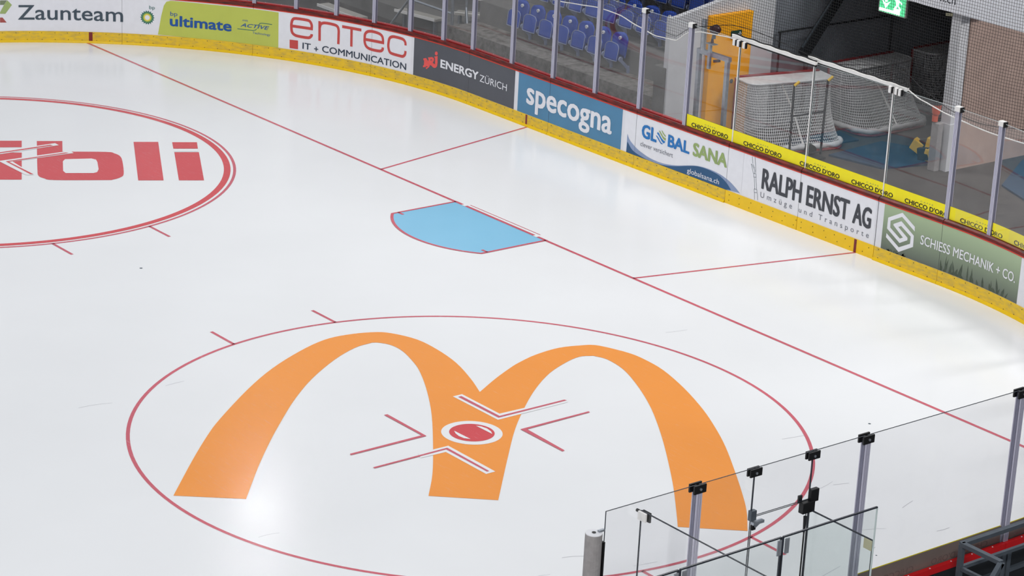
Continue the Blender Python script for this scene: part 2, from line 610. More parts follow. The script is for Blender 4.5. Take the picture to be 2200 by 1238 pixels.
# ------------------------------------------------------------------ measured print shapes: boards in (arc length, height), ice in (x, y), metres
BOARD_SHAPES={
 'zaun_a':[(-10.712,0.866),(-10.573,0.865),(-10.638,0.771),(-10.713,0.772)],
 'zaun_b':[(-10.567,0.865),(-10.477,0.77),(-10.609,0.588),(-10.716,0.59),(-10.716,0.618),(-10.625,0.787)],
 'zaun_c':[(-10.718,0.511),(-10.667,0.511),(-10.587,0.406),(-10.719,0.407)],
 'bp_field':[(-7.537,0.243),(-7.471,0.634),(-7.418,0.855),(-7.364,0.94),(-7.269,0.966),(-6.445,0.957),(-5.601,0.96),(-4.973,0.957),(-4.971,0.72),(-4.966,0.229),(-5.589,0.217),(-6.437,0.221),(-6.991,0.229)],
 'bp_c':[(-7.755,0.585),(-7.609,0.594),(-7.755,0.734)],
 'sq':[(-4.716,0.432),(-4.526,0.438),(-4.522,0.26),(-4.712,0.258)],
 'nrj':[(-1.453,0.615),(-1.377,0.638),(-1.319,0.585),(-1.309,0.623),(-1.329,0.659),(-1.219,0.691),(-1.174,0.682),(-1.157,0.65),(-1.168,0.616),(-1.194,0.588),(-1.149,0.564),(-1.13,0.57),(-1.133,0.677),(-1.157,0.713),(-1.065,0.745),(-1.06,0.612),(-1.069,0.543),(-1.095,0.506),(-1.138,0.488),(-1.183,0.492),(-1.228,0.518),(-1.266,0.52),(-1.282,0.48),(-1.356,0.42),(-1.382,0.437),(-1.326,0.48),(-1.363,0.477),(-1.386,0.454),(-1.453,0.436),(-1.455,0.471),(-1.431,0.481),(-1.43,0.575),(-1.452,0.584)],
 'nrj_dot':[(-1.064,0.795),(-1.069,0.774),(-1.083,0.756),(-1.103,0.746),(-1.123,0.748),(-1.139,0.759),(-1.145,0.778),(-1.141,0.799),(-1.127,0.817),(-1.107,0.826),(-1.086,0.825),(-1.071,0.814)],
 'nrj_hole':[(-1.222,0.634),(-1.227,0.622),(-1.24,0.615),(-1.253,0.617),(-1.259,0.626),(-1.254,0.638),(-1.241,0.646),(-1.228,0.644)],
 's_logo':[(11.41,0.782),(11.125,0.937),(10.832,0.774),(10.831,0.591),(11.125,0.429),(11.284,0.521),(11.282,0.561),(11.066,0.682),(11.123,0.714),(11.346,0.601),(11.346,0.48),(11.118,0.355),(10.83,0.512),(10.827,0.442),(11.125,0.278),(11.416,0.447),(11.41,0.632),(11.12,0.794),(10.957,0.702),(10.96,0.68),(11.184,0.537),(11.123,0.504),(10.897,0.625),(10.89,0.736),(11.123,0.867),(11.417,0.706)],
 'g_b1':[(5.275,0.798),(5.311,0.787),(5.355,0.743),(5.409,0.702),(5.461,0.678),(5.493,0.681),(5.474,0.65),(5.446,0.634),(5.404,0.656),(5.349,0.707),(5.306,0.744),(5.263,0.768)],
 'g_b2':[(5.233,0.729),(5.262,0.73),(5.305,0.703),(5.344,0.665),(5.387,0.631),(5.427,0.625),(5.446,0.629),(5.414,0.609),(5.379,0.609),(5.336,0.639),(5.298,0.674),(5.26,0.705)],
 'g_g1':[(5.302,0.829),(5.336,0.834),(5.38,0.797),(5.423,0.76),(5.464,0.743),(5.499,0.742),(5.499,0.697),(5.469,0.697),(5.417,0.721),(5.373,0.761),(5.335,0.799)],
 'g_g2':[(5.369,0.852),(5.399,0.85),(5.438,0.812),(5.492,0.784),(5.495,0.761),(5.462,0.77),(5.409,0.804)],
 'wave_a':[(4.487,0.569),(4.559,0.473),(4.725,0.379),(4.91,0.32),(5.157,0.277),(5.465,0.274),(5.786,0.32),(6.1,0.402),(6.35,0.459),(6.622,0.478),(6.895,0.461),(7.108,0.415),(7.281,0.344),(7.445,0.256),(7.353,0.253),(7.108,0.232),(7.08,0.205),(6.228,0.205),(5.362,0.21),(4.484,0.211)],
 'wave_b':[(4.501,0.428),(4.642,0.312),(4.849,0.259),(5.12,0.215),(5.468,0.245),(5.809,0.311),(6.101,0.394),(6.35,0.452),(6.623,0.464),(6.899,0.433),(7.094,0.353),(7.219,0.257),(7.107,0.239),(7.08,0.205),(6.228,0.205),(5.362,0.21),(4.484,0.211)],
 'char_edge':[(-1.715,0.982),(-1.714,0.22),(1.247,0.985),(1.261,0.225)],
 'spec_edge':[(1.357,0.969),(1.369,0.201),(4.313,0.958),(4.339,0.224)],
 'sch_edge':[(10.734,0.984),(10.733,0.232),(13.748,1.004),(13.742,0.233)],
 'e1':[(-4.22,0.615),(-4.222,0.585),(-4.259,0.543),(-4.326,0.527),(-4.528,0.529),(-4.622,0.552),(-4.67,0.606),(-4.682,0.702),(-4.681,0.774),(-4.656,0.851),(-4.59,0.884),(-4.349,0.887),(-4.267,0.869),(-4.225,0.802),(-4.223,0.724),(-4.68,0.72)],
 'n1':[(-4.044,0.907),(-4.035,0.506)],
 'n2':[(-4.039,0.781),(-4.015,0.851),(-3.927,0.889),(-3.733,0.888),(-3.635,0.867),(-3.598,0.801),(-3.594,0.681),(-3.596,0.506)],
 't1':[(-3.517,0.88),(-3.054,0.884)],
 't2':[(-3.291,0.887),(-3.285,0.509)],
 'e2':[(-2.514,0.627),(-2.522,0.578),(-2.588,0.54),(-2.794,0.535),(-2.912,0.567),(-2.962,0.643),(-2.969,0.737),(-2.958,0.823),(-2.895,0.882),(-2.779,0.902),(-2.617,0.889),(-2.541,0.849),(-2.516,0.782),(-2.513,0.723),(-2.969,0.713)],
 'c1':[(-1.938,0.777),(-1.949,0.841),(-2.013,0.888),(-2.182,0.897),(-2.287,0.886),(-2.353,0.841),(-2.375,0.748),(-2.376,0.664),(-2.342,0.576),(-2.273,0.547),(-2.089,0.54),(-1.997,0.546),(-1.945,0.592),(-1.933,0.666)],
 'sw1':[(-5.866,0.515),(-5.527,0.517),(-5.467,0.535),(-5.45,0.56)],
 'sw2':[(-5.415,0.632),(-5.38,0.681),(-5.338,0.692),(-5.114,0.691)],
 'cr0':[(7.661,0.97),(7.689,0.853)],
 'cr1':[(7.727,0.976),(7.754,0.856),(7.776,0.716)],
 'cr2':[(7.651,0.836),(7.723,0.688)],
 'cr3':[(7.651,0.836),(7.677,0.828),(7.752,0.746),(7.753,0.696)],
 'cr4':[(7.696,0.841),(7.742,0.787)],
 'cr5':[(7.728,0.689),(7.783,0.697),(7.795,0.638),(7.736,0.626),(7.728,0.689)],
 'cr6':[(7.751,0.623),(7.784,0.428)],
 'cr7':[(7.79,0.633),(7.828,0.44)],
 'cr8':[(7.769,0.424),(7.834,0.434),(7.845,0.379),(7.781,0.366),(7.769,0.424)],
 'cr9':[(7.784,0.363),(7.8,0.244)],
 'cr10':[(7.851,0.377),(7.875,0.257)],
}
BOARD_TEXT=[
 ('zaun', 'Zaunteam', -10.361, -8.25, 0.465, 0.766, 'Z', {'bold': 0.5}),
 ('bp', 'bp', -7.716, -7.6, 0.764, 0.837, 'b', {}),
 ('bp2', 'bp', -7.283, -7.134, 0.657, 0.743, 'b', {}),
 ('bp2', 'ultimate', -7.293, -5.989, 0.442, 0.665, 'l', {'bold': 1.6}),
 ('bp2', 'mit', -5.754, -5.64, 0.686, 0.725, 'i', {}),
 ('bp2', 'ACTIVE', -5.799, -5.172, 0.569, 0.644, 'A', {'shear': 0.35, 'bold': 0.6}),
 ('bp2', 'Technology', -5.535, -5.146, 0.449, 0.494, 'T', {}),
 ('entec', 'IT', -4.421, -4.232, 0.286, 0.414, 'I', {'bold': 0.5}),
 ('entec', '+', -4.156, -4.06, 0.256, 0.374, '+', {'bold': 0.5}),
 ('entec', 'COMMUNICATION', -3.971, -1.9, 0.286, 0.418, 'M', {'bold': 0.5}),
 ('energy', 'ENERGY', -0.977, 0.159, 0.535, 0.699, 'E', {'bold': 2.0}),
 ('energy', 'ZÜRICH', 0.198, 1.029, 0.528, 0.66, 'Z', {}),
 ('spec', 'specogna', 1.62, 4.066, 0.44, 0.755, 's', {'bold': 1.8}),
 ('glob', 'GL', 4.862, 5.263, 0.601, 0.851, 'L', {'bold': 1.9}),
 ('glob', 'BAL', 5.555, 6.121, 0.608, 0.829, 'B', {'bold': 1.9}),
 ('glob', 'SANA', 6.204, 7.075, 0.611, 0.852, 'S', {'bold': 1.9}),
 ('glob', 'clever versichert', 4.85, 5.71, 0.441, 0.525, 'l', {}),
 ('glob2', 'globalsana.ch', 6.099, 6.913, 0.275, 0.362, 'l', {}),
 ('ralph', 'RALPH', 7.936, 8.887, 0.48, 0.837, 'R', {'bold': 1.3}),
 ('ralph', 'ERNST', 8.997, 9.982, 0.478, 0.825, 'E', {'bold': 1.3}),
 ('ralph', 'AG', 10.064, 10.478, 0.472, 0.822, 'A', {'bold': 1.3}),
 ('ralph2', 'Umzüge', 7.93, 8.689, 0.326, 0.42, 'U', {'space': 1.7}),
 ('ralph2', 'und', 8.851, 9.165, 0.317, 0.404, 'd', {'space': 1.7}),
 ('ralph2', 'Transporte', 9.311, 10.458, 0.318, 0.41, 'T', {'space': 1.7}),
 ('schiess', 'SCHIESS MECHANIK + CO.', 11.558, 13.655, 0.539, 0.693, 'S', {'bold': 0.4}),
]
ICE_SHAPES={
 'arch':[(6.645,-10.346),(5.836,-9.57),(5.244,-8.972),(4.854,-8.533),(4.166,-7.654),(3.688,-6.943),(3.326,-6.237),(3.13,-5.686),(3.122,-5.288),(3.228,-4.904),(3.4,-4.696),(3.807,-4.528),(4.293,-4.525),(4.844,-4.613),(5.435,-4.812),(5.902,-5.013),(5.618,-4.514),(5.405,-4.087),(5.306,-3.853),(5.184,-3.451),(5.139,-2.982),(5.234,-2.624),(5.312,-2.47),(5.459,-2.374),(5.828,-2.241),(6.149,-2.219),(6.609,-2.274),(7.29,-2.492),(8.007,-2.8),(8.592,-3.11),(9.139,-3.439),(9.772,-3.873),(10.343,-4.282),(10.805,-4.637),(11.245,-5.039),(10.693,-5.685),(10.429,-5.464),(9.881,-5.015),(9.434,-4.667),(8.709,-4.128),(8.052,-3.672),(7.49,-3.317),(6.88,-2.993),(6.3,-2.747),(5.869,-2.68),(5.649,-2.756),(5.573,-2.953),(5.654,-3.282),(5.855,-3.738),(6.188,-4.246),(6.606,-4.769),(7.187,-5.418),(7.93,-6.141),(8.891,-7.051),(8.324,-7.704),(7.821,-7.266),(7.145,-6.747),(6.234,-6.085),(5.515,-5.624),(4.911,-5.286),(4.535,-5.122),(4.08,-4.986),(3.796,-4.984),(3.633,-5.072),(3.575,-5.153),(3.619,-5.487),(3.861,-6.014),(4.3,-6.696),(4.809,-7.325),(5.372,-7.925),(5.837,-8.396),(6.46,-8.99),(7.204,-9.654)],
 'l_t_w':[(5.843,-5.433),(5.843,-5.275),(6.669,-5.275),(6.712,-4.138),(6.834,-4.216),(6.83,-5.429)],
 'l_t':[(5.896,-5.383),(5.896,-5.327),(6.735,-5.327),(6.74,-4.203),(6.781,-4.191),(6.779,-5.379)],
 'l_l':[(5.891,-6.623),(5.896,-6.57),(6.774,-6.576),(6.772,-7.784),(6.73,-7.769),(6.722,-6.617)],
 'l_b_w':[(7.18,-7.017),(7.186,-6.532),(8.174,-6.532),(8.175,-6.681),(7.336,-6.685),(7.319,-7.078)],
 'l_b':[(7.242,-7.774),(7.234,-6.586),(8.123,-6.59),(8.125,-6.627),(7.273,-6.631),(7.279,-7.771)],
 'l_r':[(7.247,-5.38),(7.242,-4.196),(7.279,-4.198),(7.295,-5.303),(8.116,-5.338),(8.124,-5.383)],
 'sp1':[(6.845,-5.813),(6.9,-5.768),(6.999,-5.746),(7.105,-5.763),(7.185,-5.804)],
 'sp2':[(6.83,-6.164),(6.911,-6.204),(7.005,-6.222),(7.102,-6.209),(7.168,-6.152)],
 't_l':[(-6.903,-2.871),(-6.693,-2.491),(-4.648,-3.621),(-4.858,-3.994)],
 't_idot':[(-6.558,-2.283),(-6.345,-1.899),(-5.99,-2.1),(-6.2,-2.478)],
 't_igap':[(-6.176,-2.49),(-5.965,-2.109),(-5.816,-2.191),(-6.025,-2.568)],
 't_i':[(-6.001,-2.58),(-5.792,-2.203),(-4.312,-3.026),(-4.521,-3.396)],
 't_b':[(-7.771,-4.329),(-7.556,-3.94),(-6.976,-4.261),(-6.597,-3.615),(-6.448,-3.53),(-6.248,-3.532),(-5.95,-3.659),(-5.315,-4.007),(-5.159,-4.157),(-5.103,-4.343),(-5.14,-4.46),(-5.562,-5.208),(-5.73,-5.305),(-5.907,-5.316),(-6.247,-5.152)],
 't_bhole':[(-6.447,-4.549),(-6.542,-4.454),(-6.359,-4.037),(-6.261,-4.003),(-6.122,-4.055),(-5.742,-4.251),(-5.607,-4.356),(-5.586,-4.438),(-5.816,-4.847),(-5.947,-4.823)],
 't_xdot':[(-8.3,-5.25),(-7.914,-4.551),(-7.558,-4.744),(-7.926,-5.444)],
 't_x':[(-7.644,-5.591),(-7.262,-4.903),(-5.849,-5.667),(-6.222,-6.329)],
 'ch1w':[(-7.512,-5.659),(-7.491,-4.122),(-7.348,-4.124),(-7.343,-5.747)],
 'ch1':[(-7.451,-5.691),(-7.439,-4.25),(-7.373,-4.224),(-7.404,-5.715)],
 'ch2w':[(-6.994,-5.494),(-6.943,-4.13),(-6.796,-4.137),(-6.848,-5.303),(-5.979,-5.359),(-6.049,-5.483)],
 'ch2':[(-6.913,-5.4),(-6.887,-4.246),(-6.838,-4.212),(-6.864,-5.366),(-6.014,-5.353),(-6.041,-5.401)],
}

# ------------------------------------------------------------------ setting: ice, floors
S_FAR = -RF * math.pi / 2
out = [(CFX - RF, -40.0)] + [frame(S_FAR + (0 - S_FAR) * i / 24)[0] for i in range(25)] + [frame(L1 + (L2 - L1) * i / 22)[0] for i in range(23)] + [(CNX + RN, -40.0)]
out = [out[0]] + out[1:]
ICE = struct(MB().prism(list(reversed(out)), 'z', -0.02, 0.0).build('floor', 'ice'), 'smooth white ice sheet of the rink')
GROUND = struct(MB().box((0, -9, -0.12), (64, 64, 0.2)).build('floor_concrete', 'concrete_floor'), 'stained grey concrete floor around the rink')


def mark(name, m, shapes, z):
    mb = MB()
    for verts, faces in shapes:
        bm = bmesh.new()
        vs = [bm.verts.new((a, b, z)) for a, b in verts]
        for f in faces:
            bm.faces.new([vs[i] for i in f])
        bmesh.ops.triangulate(bm, faces=bm.faces[:])
        bm.verts.index_update()
        mb.add([tuple(v.co) for v in bm.verts], [tuple(v.index for v in f.verts) for f in bm.faces])
        bm.free()
    return mb.build(name, m, ICE)


def ring(cx, cy, r0, r1, a0=0.0, a1=2 * math.pi, n=160):
    A = [a0 + (a1 - a0) * i / n for i in range(n + 1)]
    vs = [(cx + r0 * math.cos(a), cy + r0 * math.sin(a)) for a in A] + [(cx + r1 * math.cos(a), cy + r1 * math.sin(a)) for a in A]
    return (vs, [(i, i + 1, n + 2 + i, n + 1 + i) for i in range(n)])


def disc(cx, cy, r, n=64):
    return ngon([(cx + r * math.cos(2 * math.pi * i / n), cy + r * math.sin(2 * math.pi * i / n)) for i in range(n)])


IS = ICE_SHAPES
mark('goal_line', 'ice_red', [ngon([(-13.56, -0.03), (13.3, -0.03), (13.3, 0.03), (-13.56, 0.03)])], 0.002)
mark('trapezoid_line', 'ice_red', [stroke([(-3.36, 0), (-4.25, 4.02)], 0.05)], 0.002)
mark('trapezoid_line', 'ice_red', [stroke([(3.36, 0), (4.25, 4.02)], 0.05)], 0.002)
cr_a = math.acos(1.21 / 1.80)
arc = [(1.80 * math.cos(-cr_a - (math.pi - 2 * cr_a) * i / 40), 1.80 * math.sin(-cr_a - (math.pi - 2 * cr_a) * i / 40)) for i in range(41)]
mark('crease_area', 'ice_blue', [ngon([(-1.21, 0), (1.21, 0)] + arc)], 0.003)
mark('crease_outline', 'ice_red', [stroke([(1.20, 0)] + [(a * 0.99, b * 0.99) for a, b in arc] + [(-1.20, 0)], 0.05),
                                   stroke([(1.20, -1.20), (1.06, -1.20)], 0.05), stroke([(-1.20, -1.20), (-1.06, -1.20)], 0.05),
                                   ngon([(-1.22, -0.03), (1.22, -0.03), (1.22, 0.03), (-1.22, 0.03)])], 0.005)
mark('post_mark', 'ice_white', [ngon([(-1.0, -0.035), (-0.91, -0.035), (-0.91, 0.035), (-1.0, 0.035)])], 0.007)
mark('post_mark', 'ice_white', [ngon([(0.91, -0.035), (1.0, -0.035), (1.0, 0.035), (0.91, 0.035)])], 0.007)
mark('net_line', 'ice_red', [stroke([(-0.92, 0.10), (0.93, 0.11)], 0.018)], 0.002)
# near face-off circle with the big orange double arch
mark('faceoff_circle', 'ice_red', [ring(7.0, -6.0, 4.45, 4.50)], 0.002)
for sx in (-1, 1):
    for sy in (-1, 1):
        xa = 7.0 + sx * math.sqrt(4.475 ** 2 - 0.876 ** 2)
        mark('hash_mark', 'ice_red', [stroke([(xa, -6 + sy * 0.876), (xa + sx * 0.60, -6 + sy * 0.876)], 0.05)], 0.002)
mark('double_arch_logo', 'ice_orange', [ngon(smooth(IS['arch']))], 0.003)
mark('marking_surround', 'ice_white', [ngon(IS['l_t_w']), ngon(IS['l_b_w']), disc(7.0, -6.0, 0.405)], 0.005)
for k in ('l_t', 'l_l', 'l_b', 'l_r'):
    mark('faceoff_bracket', 'ice_red', [ngon(IS[k])], 0.007)
mark('faceoff_spot', 'ice_red_art', [disc(7.0, -6.0, 0.30)], 0.007)
mark('spot_segment', 'ice_white', [ngon(IS['sp1'])], 0.009)
mark('spot_segment', 'ice_white', [ngon(IS['sp2'])], 0.009)
# far face-off circle with red lettering
mark('faceoff_circle', 'ice_red', [ring(-7.0, -6.0, 4.45, 4.50)], 0.002)
mark('circle_band', 'ice_red_art', [ring(-7.0, -6.0, 4.29, 4.405)], 0.002)
for sy in (-1, 1):
    xa = -7.0 + math.sqrt(4.475 ** 2 - 0.876 ** 2)
    mark('hash_mark', 'ice_red', [stroke([(xa, -6 + sy * 0.876), (xa + 0.62, -6 + sy * 0.876)], 0.05)], 0.002)
for k in ('t_l', 't_idot', 't_i', 't_b', 't_xdot', 't_x'):
    mark('ice_lettering', 'ice_red_art', [ngon(smooth(IS[k]) if k == 't_b' else IS[k])], 0.003)
mark('letter_opening', 'ice_white', [ngon(IS['t_bhole'])], 0.005)
mark('letter_gap', 'ice_white', [ngon(IS['t_igap'])], 0.005)
for k in ('ch1w', 'ch2w'):
    mark('marking_surround', 'ice_white', [ngon(IS[k])], 0.006)
for k in ('ch1', 'ch2'):
    mark('faceoff_bracket', 'ice_red_art', [ngon(IS[k])], 0.008)

# fine skate scratches by the near boards and a few specks of dirt
sc_sh = []
for k in range(34):
    cx, cy = random.uniform(10.6, 14.2), random.uniform(-8.5, -1.5)
    if k < 8:
        cx, cy = random.uniform(3, 11), random.uniform(-11, 1)
    a = random.uniform(1.2, 1.9)
    L = random.uniform(0.12, 0.55)
    bend = random.uniform(-0.25, 0.25)
    sc_sh.append(stroke([(cx + math.cos(a + bend * (f - 0.5)) * L * f, cy + math.sin(a + bend * (f - 0.5)) * L * f) for f in (0, 0.25, 0.5, 0.75, 1.0)], random.uniform(0.004, 0.010)))
mark('skate_scratches', 'ice_scratch', sc_sh, 0.0015)['kind'] = 'stuff'
mark('dirt_specks', 'print_slate', [disc(x, y, r, 8) for x, y, r in ((12.6, -4.2, 0.012), (13.4, -6.6, 0.014), (-0.9, -6.3, 0.025), (9.6, -1.2, 0.02), (-3.4, 0.2, 0.02), (13.2, -8.6, 0.012), (12.1, -9.7, 0.012))], 0.0015)['kind'] = 'stuff'

# ------------------------------------------------------------------ boards
KZ, AZ, CZ = 0.228, 0.985, 1.065
SEAMS = [-13.8, -11.05, -8.27, -5.525, -2.79, -0.14, 2.29, 4.71, 7.09, 8.84, 10.60, 11.98, 14.10, 16.50, 18.90, 21.30, 23.60, 25.45, 27.80, 30.20, 32.60]
GATES = {8, 9}
B_LABEL = ['white board section in the far corner, outside the left edge of the picture',
           'white board section in the far corner carrying the folded green logo and dark wordmark start',
           'board section with the dark wordmark end and the yellow-green starburst emblem',
           'board section carrying the lime advert end and the big red rounded letters',
           'board section joining the white red-lettered advert and the charcoal advert',
           'board section under the right part of the charcoal advert and first blue strip',
           'board section carrying most of the blue advert with bold white letters',
           'board section carrying the white advert with navy wave at its foot',
           'gate leaf in the boards with clean yellow kick plate, nearer the navy wave',
           'gate leaf in the boards with clean yellow kick plate, nearer the green advert',
           'board section with the white angular logo on the green advert',
           'board section carrying the right half of the green advert with grass print']


def board(i):
    s0, s1 = SEAMS[i], SEAMS[i + 1]
    gap = 0.006 if i in GATES else 0.003
    a, b = s0 + gap, s1 - gap
    (x, y), n = frame((a + b) / 2)
    if i < len(B_LABEL):
        lab = B_LABEL[i]
    elif s1 < L2 + 0.2:
        lab = '%s plain board section of the near corner counted from the green advert' % ORD[i - len(B_LABEL)]
    else:
        lab = '%s near-side board section with bright red top, counted from the corner' % ORD[i - 17]
    t = thing('dasher_board', lab, 'rink board', (x, y, 0), 'rink board sections')
    sweep(MB(), rect_prof(0.0, 0.055, 0.0, AZ), a, b).build('facing', 'board_white', t)
    k = sweep(MB(), rect_prof(-0.014, 0.0, 0.0, KZ), a, b).build('kick_plate', 'kick_yellow_new' if i in GATES else 'kick_yellow_worn', t)
    if i not in GATES:
        sweep(MB(), [(-0.040, 0.0), (-0.014, 0.0), (-0.014, 0.046), (-0.024, 0.042), (-0.040, 0.012)], a, b).build('foot_lip', 'kick_lip', k)
    sc = MB()
    for row in (0.06 if i not in GATES else 0.07, KZ - 0.03 if i not in GATES else KZ - 0.06):
        s = a + 0.10
        while s < b:
            p = Vector(bp(s, row, -0.0145))
            nn = frame(s)[1]
            sc.tube([p, p - Vector((nn[0], nn[1], 0)) * 0.004], 0.0075, 6)
            s += 0.27 + random.uniform(-0.03, 0.03)
    sc.build('screws', 'screw', k)['kind'] = 'stuff'
    # top rail: worn red cap, brighter lower edge, clean red strip outside the glass
    c = sweep(MB(), [(-0.012, AZ + 0.022), (0.0, AZ), (0.055, AZ), (0.055, CZ), (0.03, CZ + 0.004), (-0.002, CZ - 0.02)], a, b).build('cap_rail', 'cap_red', t, bevel=0.004)
    sweep(MB(), rect_prof(-0.008, -0.001, AZ - 0.004, AZ + 0.022), a, b).build('cap_edge', 'cap_edge', c)
    r = sweep(MB(), rect_prof(0.10, 0.155, CZ - 0.05, CZ + 0.022), a, b).build('outer_strip', 'strip_red', t)
    sm = MB()
    s = a + 0.2
    while s < b:
        p = Vector(bp(s, CZ + 0.022, 0.135))
        sm.tube([p, p + Vector((0, 0, 0.004))], 0.009, 6)
        s += 0.34
    sm.build('strip_screws', 'screw_steel', r)['kind'] = 'stuff'
    bk = sweep(MB(), rect_prof(0.055, 0.14, 0.0, CZ - 0.05), a, b).build('back_frame', 'board_back', t)
    for f in (0.02, 0.5, 0.98):
        q = bp(a + (b - a) * f, 0, 0.17)
        nn = frame(a + (b - a) * f)[1]
        MB().bar((q[0], q[1], 0.0), (q[0], q[1], CZ - 0.08), 0.06, 0.05, up=(nn[0], nn[1], 0)).build('upright', 'steel_dark', bk)
    for hz in (0.32, 0.72):
        sweep(MB(), rect_prof(0.14, 0.18, hz, hz + 0.05), a, b).build('back_rail', 'steel_dark', bk)
    if i + 1 < len(SEAMS) - 1:
        sweep(MB(), rect_prof(-0.004, -0.001, KZ, AZ), b - 0.002, b + 0.002).build('joint', 'seam', t)
    return t


BOARDS = [board(i) for i in range(len(SEAMS) - 1)]
# red markers on the kick plate where painted lines meet the boards
for s, w, j, st in ((-8.906, 0.075, 1, 'ice_red'), (1.66, 0.05, 5, 'ice_red'), (10.19, 0.055, 9, 'ice_red')):
    kp = [c for c in BOARDS[j].children if c.name.startswith('kick_plate')][0]
    sweep(MB(), rect_prof(-0.0165, -0.014, 0.004, KZ - 0.002), s - w / 2, s + w / 2).build('line_marker', 'goal_red', kp)

# ------------------------------------------------------------------ adverts printed on the boards
BS = BOARD_SHAPES


def advert(label, s, z=0.6):
    x, y, _ = bp(s, 0, -0.01)
    return thing('board_advert', label, 'advert', (x, y, z), 'adverts on the rink boards')


def field(ad, name, m, s0, s1, z0=KZ + 0.004, z1=AZ - 0.004, off=-0.002):
    ss = along(s0, s1)
    mb = MB()
    vs = [bp(s, z, off) for s in ss for z in (z0, z1)]
    return mb.add(vs, [(2 * i, 2 * i + 2, 2 * i + 3, 2 * i + 1) for i in range(len(ss) - 1)]).build(name, m, ad)


def words(ad, key, m, off=-0.006, name='lettering', only=None):
    for k, st, s0, s1, z0, z1, ref, kw in BOARD_TEXT:
        if k == key and (only is None or st in only):
            decal(fit_text(st, s0, s1, z0, z1, ref, **kw), off).build(name, m, ad)


def shape(ad, name, m, keys, off=-0.005):
    for k in keys:
        decal([ngon(BS[k])], off).build(name, m, ad)


ad = advert('white advert with a folded green and red logo and slate wordmark', -9.5)
field(ad, 'background', 'print_white', -11.0, -8.03)
shape(ad, 'logo_fold', 'print_olive', ['zaun_a'])
shape(ad, 'logo_fold', 'print_leaf', ['zaun_b'], -0.006)
shape(ad, 'logo_fold', 'print_brick', ['zaun_c'])
words(ad, 'zaun', 'print_slate')

ad = advert('lime green advert with blue slanted lettering and a starburst emblem beside it', -6.4)
field(ad, 'background', 'print_white', -8.03, -4.86, off=-0.0015)
shape(ad, 'lime_field', 'print_lime', ['bp_field'], -0.003)
cx, cz = BS['bp_c'][0]


def star(r0, r1, n):
    return ngon([(cx + (r0 if i % 2 else r1) * math.cos(math.pi * i / n), cz + (r0 if i % 2 else r1) * math.sin(math.pi * i / n)) for i in range(2 * n)])


decal([star(0.118, 0.150, 18)], -0.004).build('emblem_petals', 'print_teal', ad)
decal([star(0.092, 0.118, 18)], -0.005).build('emblem_petals', 'print_green', ad)
decal([star(0.070, 0.088, 18)], -0.006).build('emblem_petals', 'print_sun', ad)
decal([ngon([(cx + 0.05 * math.cos(t * 0.39), cz + 0.05 * math.sin(t * 0.39)) for t in range(16)])], -0.007).build('emblem_core', 'print_white', ad)
words(ad, 'bp', 'print_teal')
words(ad, 'bp2', 'print_royal')
for k in ('sw1', 'sw2'):
    decal([stroke(BS[k], 0.014)], -0.005).build('swoosh', 'print_teal', ad)

ad = advert('white advert with large rounded red letters above small navy capitals', -3.3)
field(ad, 'background', 'print_white', -4.86, -1.79)
for k in ('e1', 'n1', 'n2', 't1', 't2', 'e2', 'c1'):
    decal([stroke(smooth(BS[k], 3, 1.2)[:3 * (len(BS[k]) - 1) + 1], 0.058)], -0.005).build('letter_stroke', 'print_red', ad)
shape(ad, 'square', 'print_red', ['sq'])
words(ad, 'entec', 'print_navy_text', name='small_lettering')

ad = advert('charcoal advert with a coral scribble logo and white capitals', -0.2)
field(ad, 'background', 'print_charcoal', -1.715, 1.255)
shape(ad, 'logo', 'print_coral', ['nrj'], -0.005)
shape(ad, 'logo_dot', 'print_coral', ['nrj_dot'], -0.005)
shape(ad, 'logo_opening', 'print_charcoal', ['nrj_hole'], -0.0065)
words(ad, 'energy', 'print_white')

ad = advert('steel blue advert with one bold white lowercase word', 2.8)
field(ad, 'background', 'print_blue', 1.363, 4.325)
words(ad, 'spec', 'print_white')

ad = advert('white advert with blue and sage capitals over a navy wave', 5.9)
field(ad, 'background', 'print_white', 4.40, 7.46)
clampw = {k: [(a, max(b, KZ + 0.003)) for a, b in BS[k]] for k in ('wave_a', 'wave_b')}
decal([ngon(smooth(clampw['wave_a']))], -0.004).build('pale_wave', 'print_mist', ad)
decal([ngon(smooth(clampw['wave_b']))], -0.005).build('navy_wave', 'print_navy', ad)
words(ad, 'glob', 'print_sky', only=('GL', 'BAL'))
words(ad, 'glob', 'print_sage', only=('SANA',))
words(ad, 'glob', 'print_grey', only=('clever versichert',), name='small_lettering')
words(ad, 'glob2', 'print_white', -0.007, 'web_address')
shape(ad, 'globe_stripe', 'print_sky', ['g_b1', 'g_b2'])
shape(ad, 'globe_stripe', 'print_sage', ['g_g1', 'g_g2'])

ad = advert('white advert with condensed black capitals and a line drawing of a crane', 9.2)
field(ad, 'background', 'print_white', 7.47, 10.56)
words(ad, 'ralph', 'print_dark')
words(ad, 'ralph2', 'print_grey', name='small_lettering')
decal([stroke(BS['cr%d' % i], 0.007) for i in range(11)], -0.005).build('crane_drawing', 'print_slate', ad)['kind'] = 'stuff'

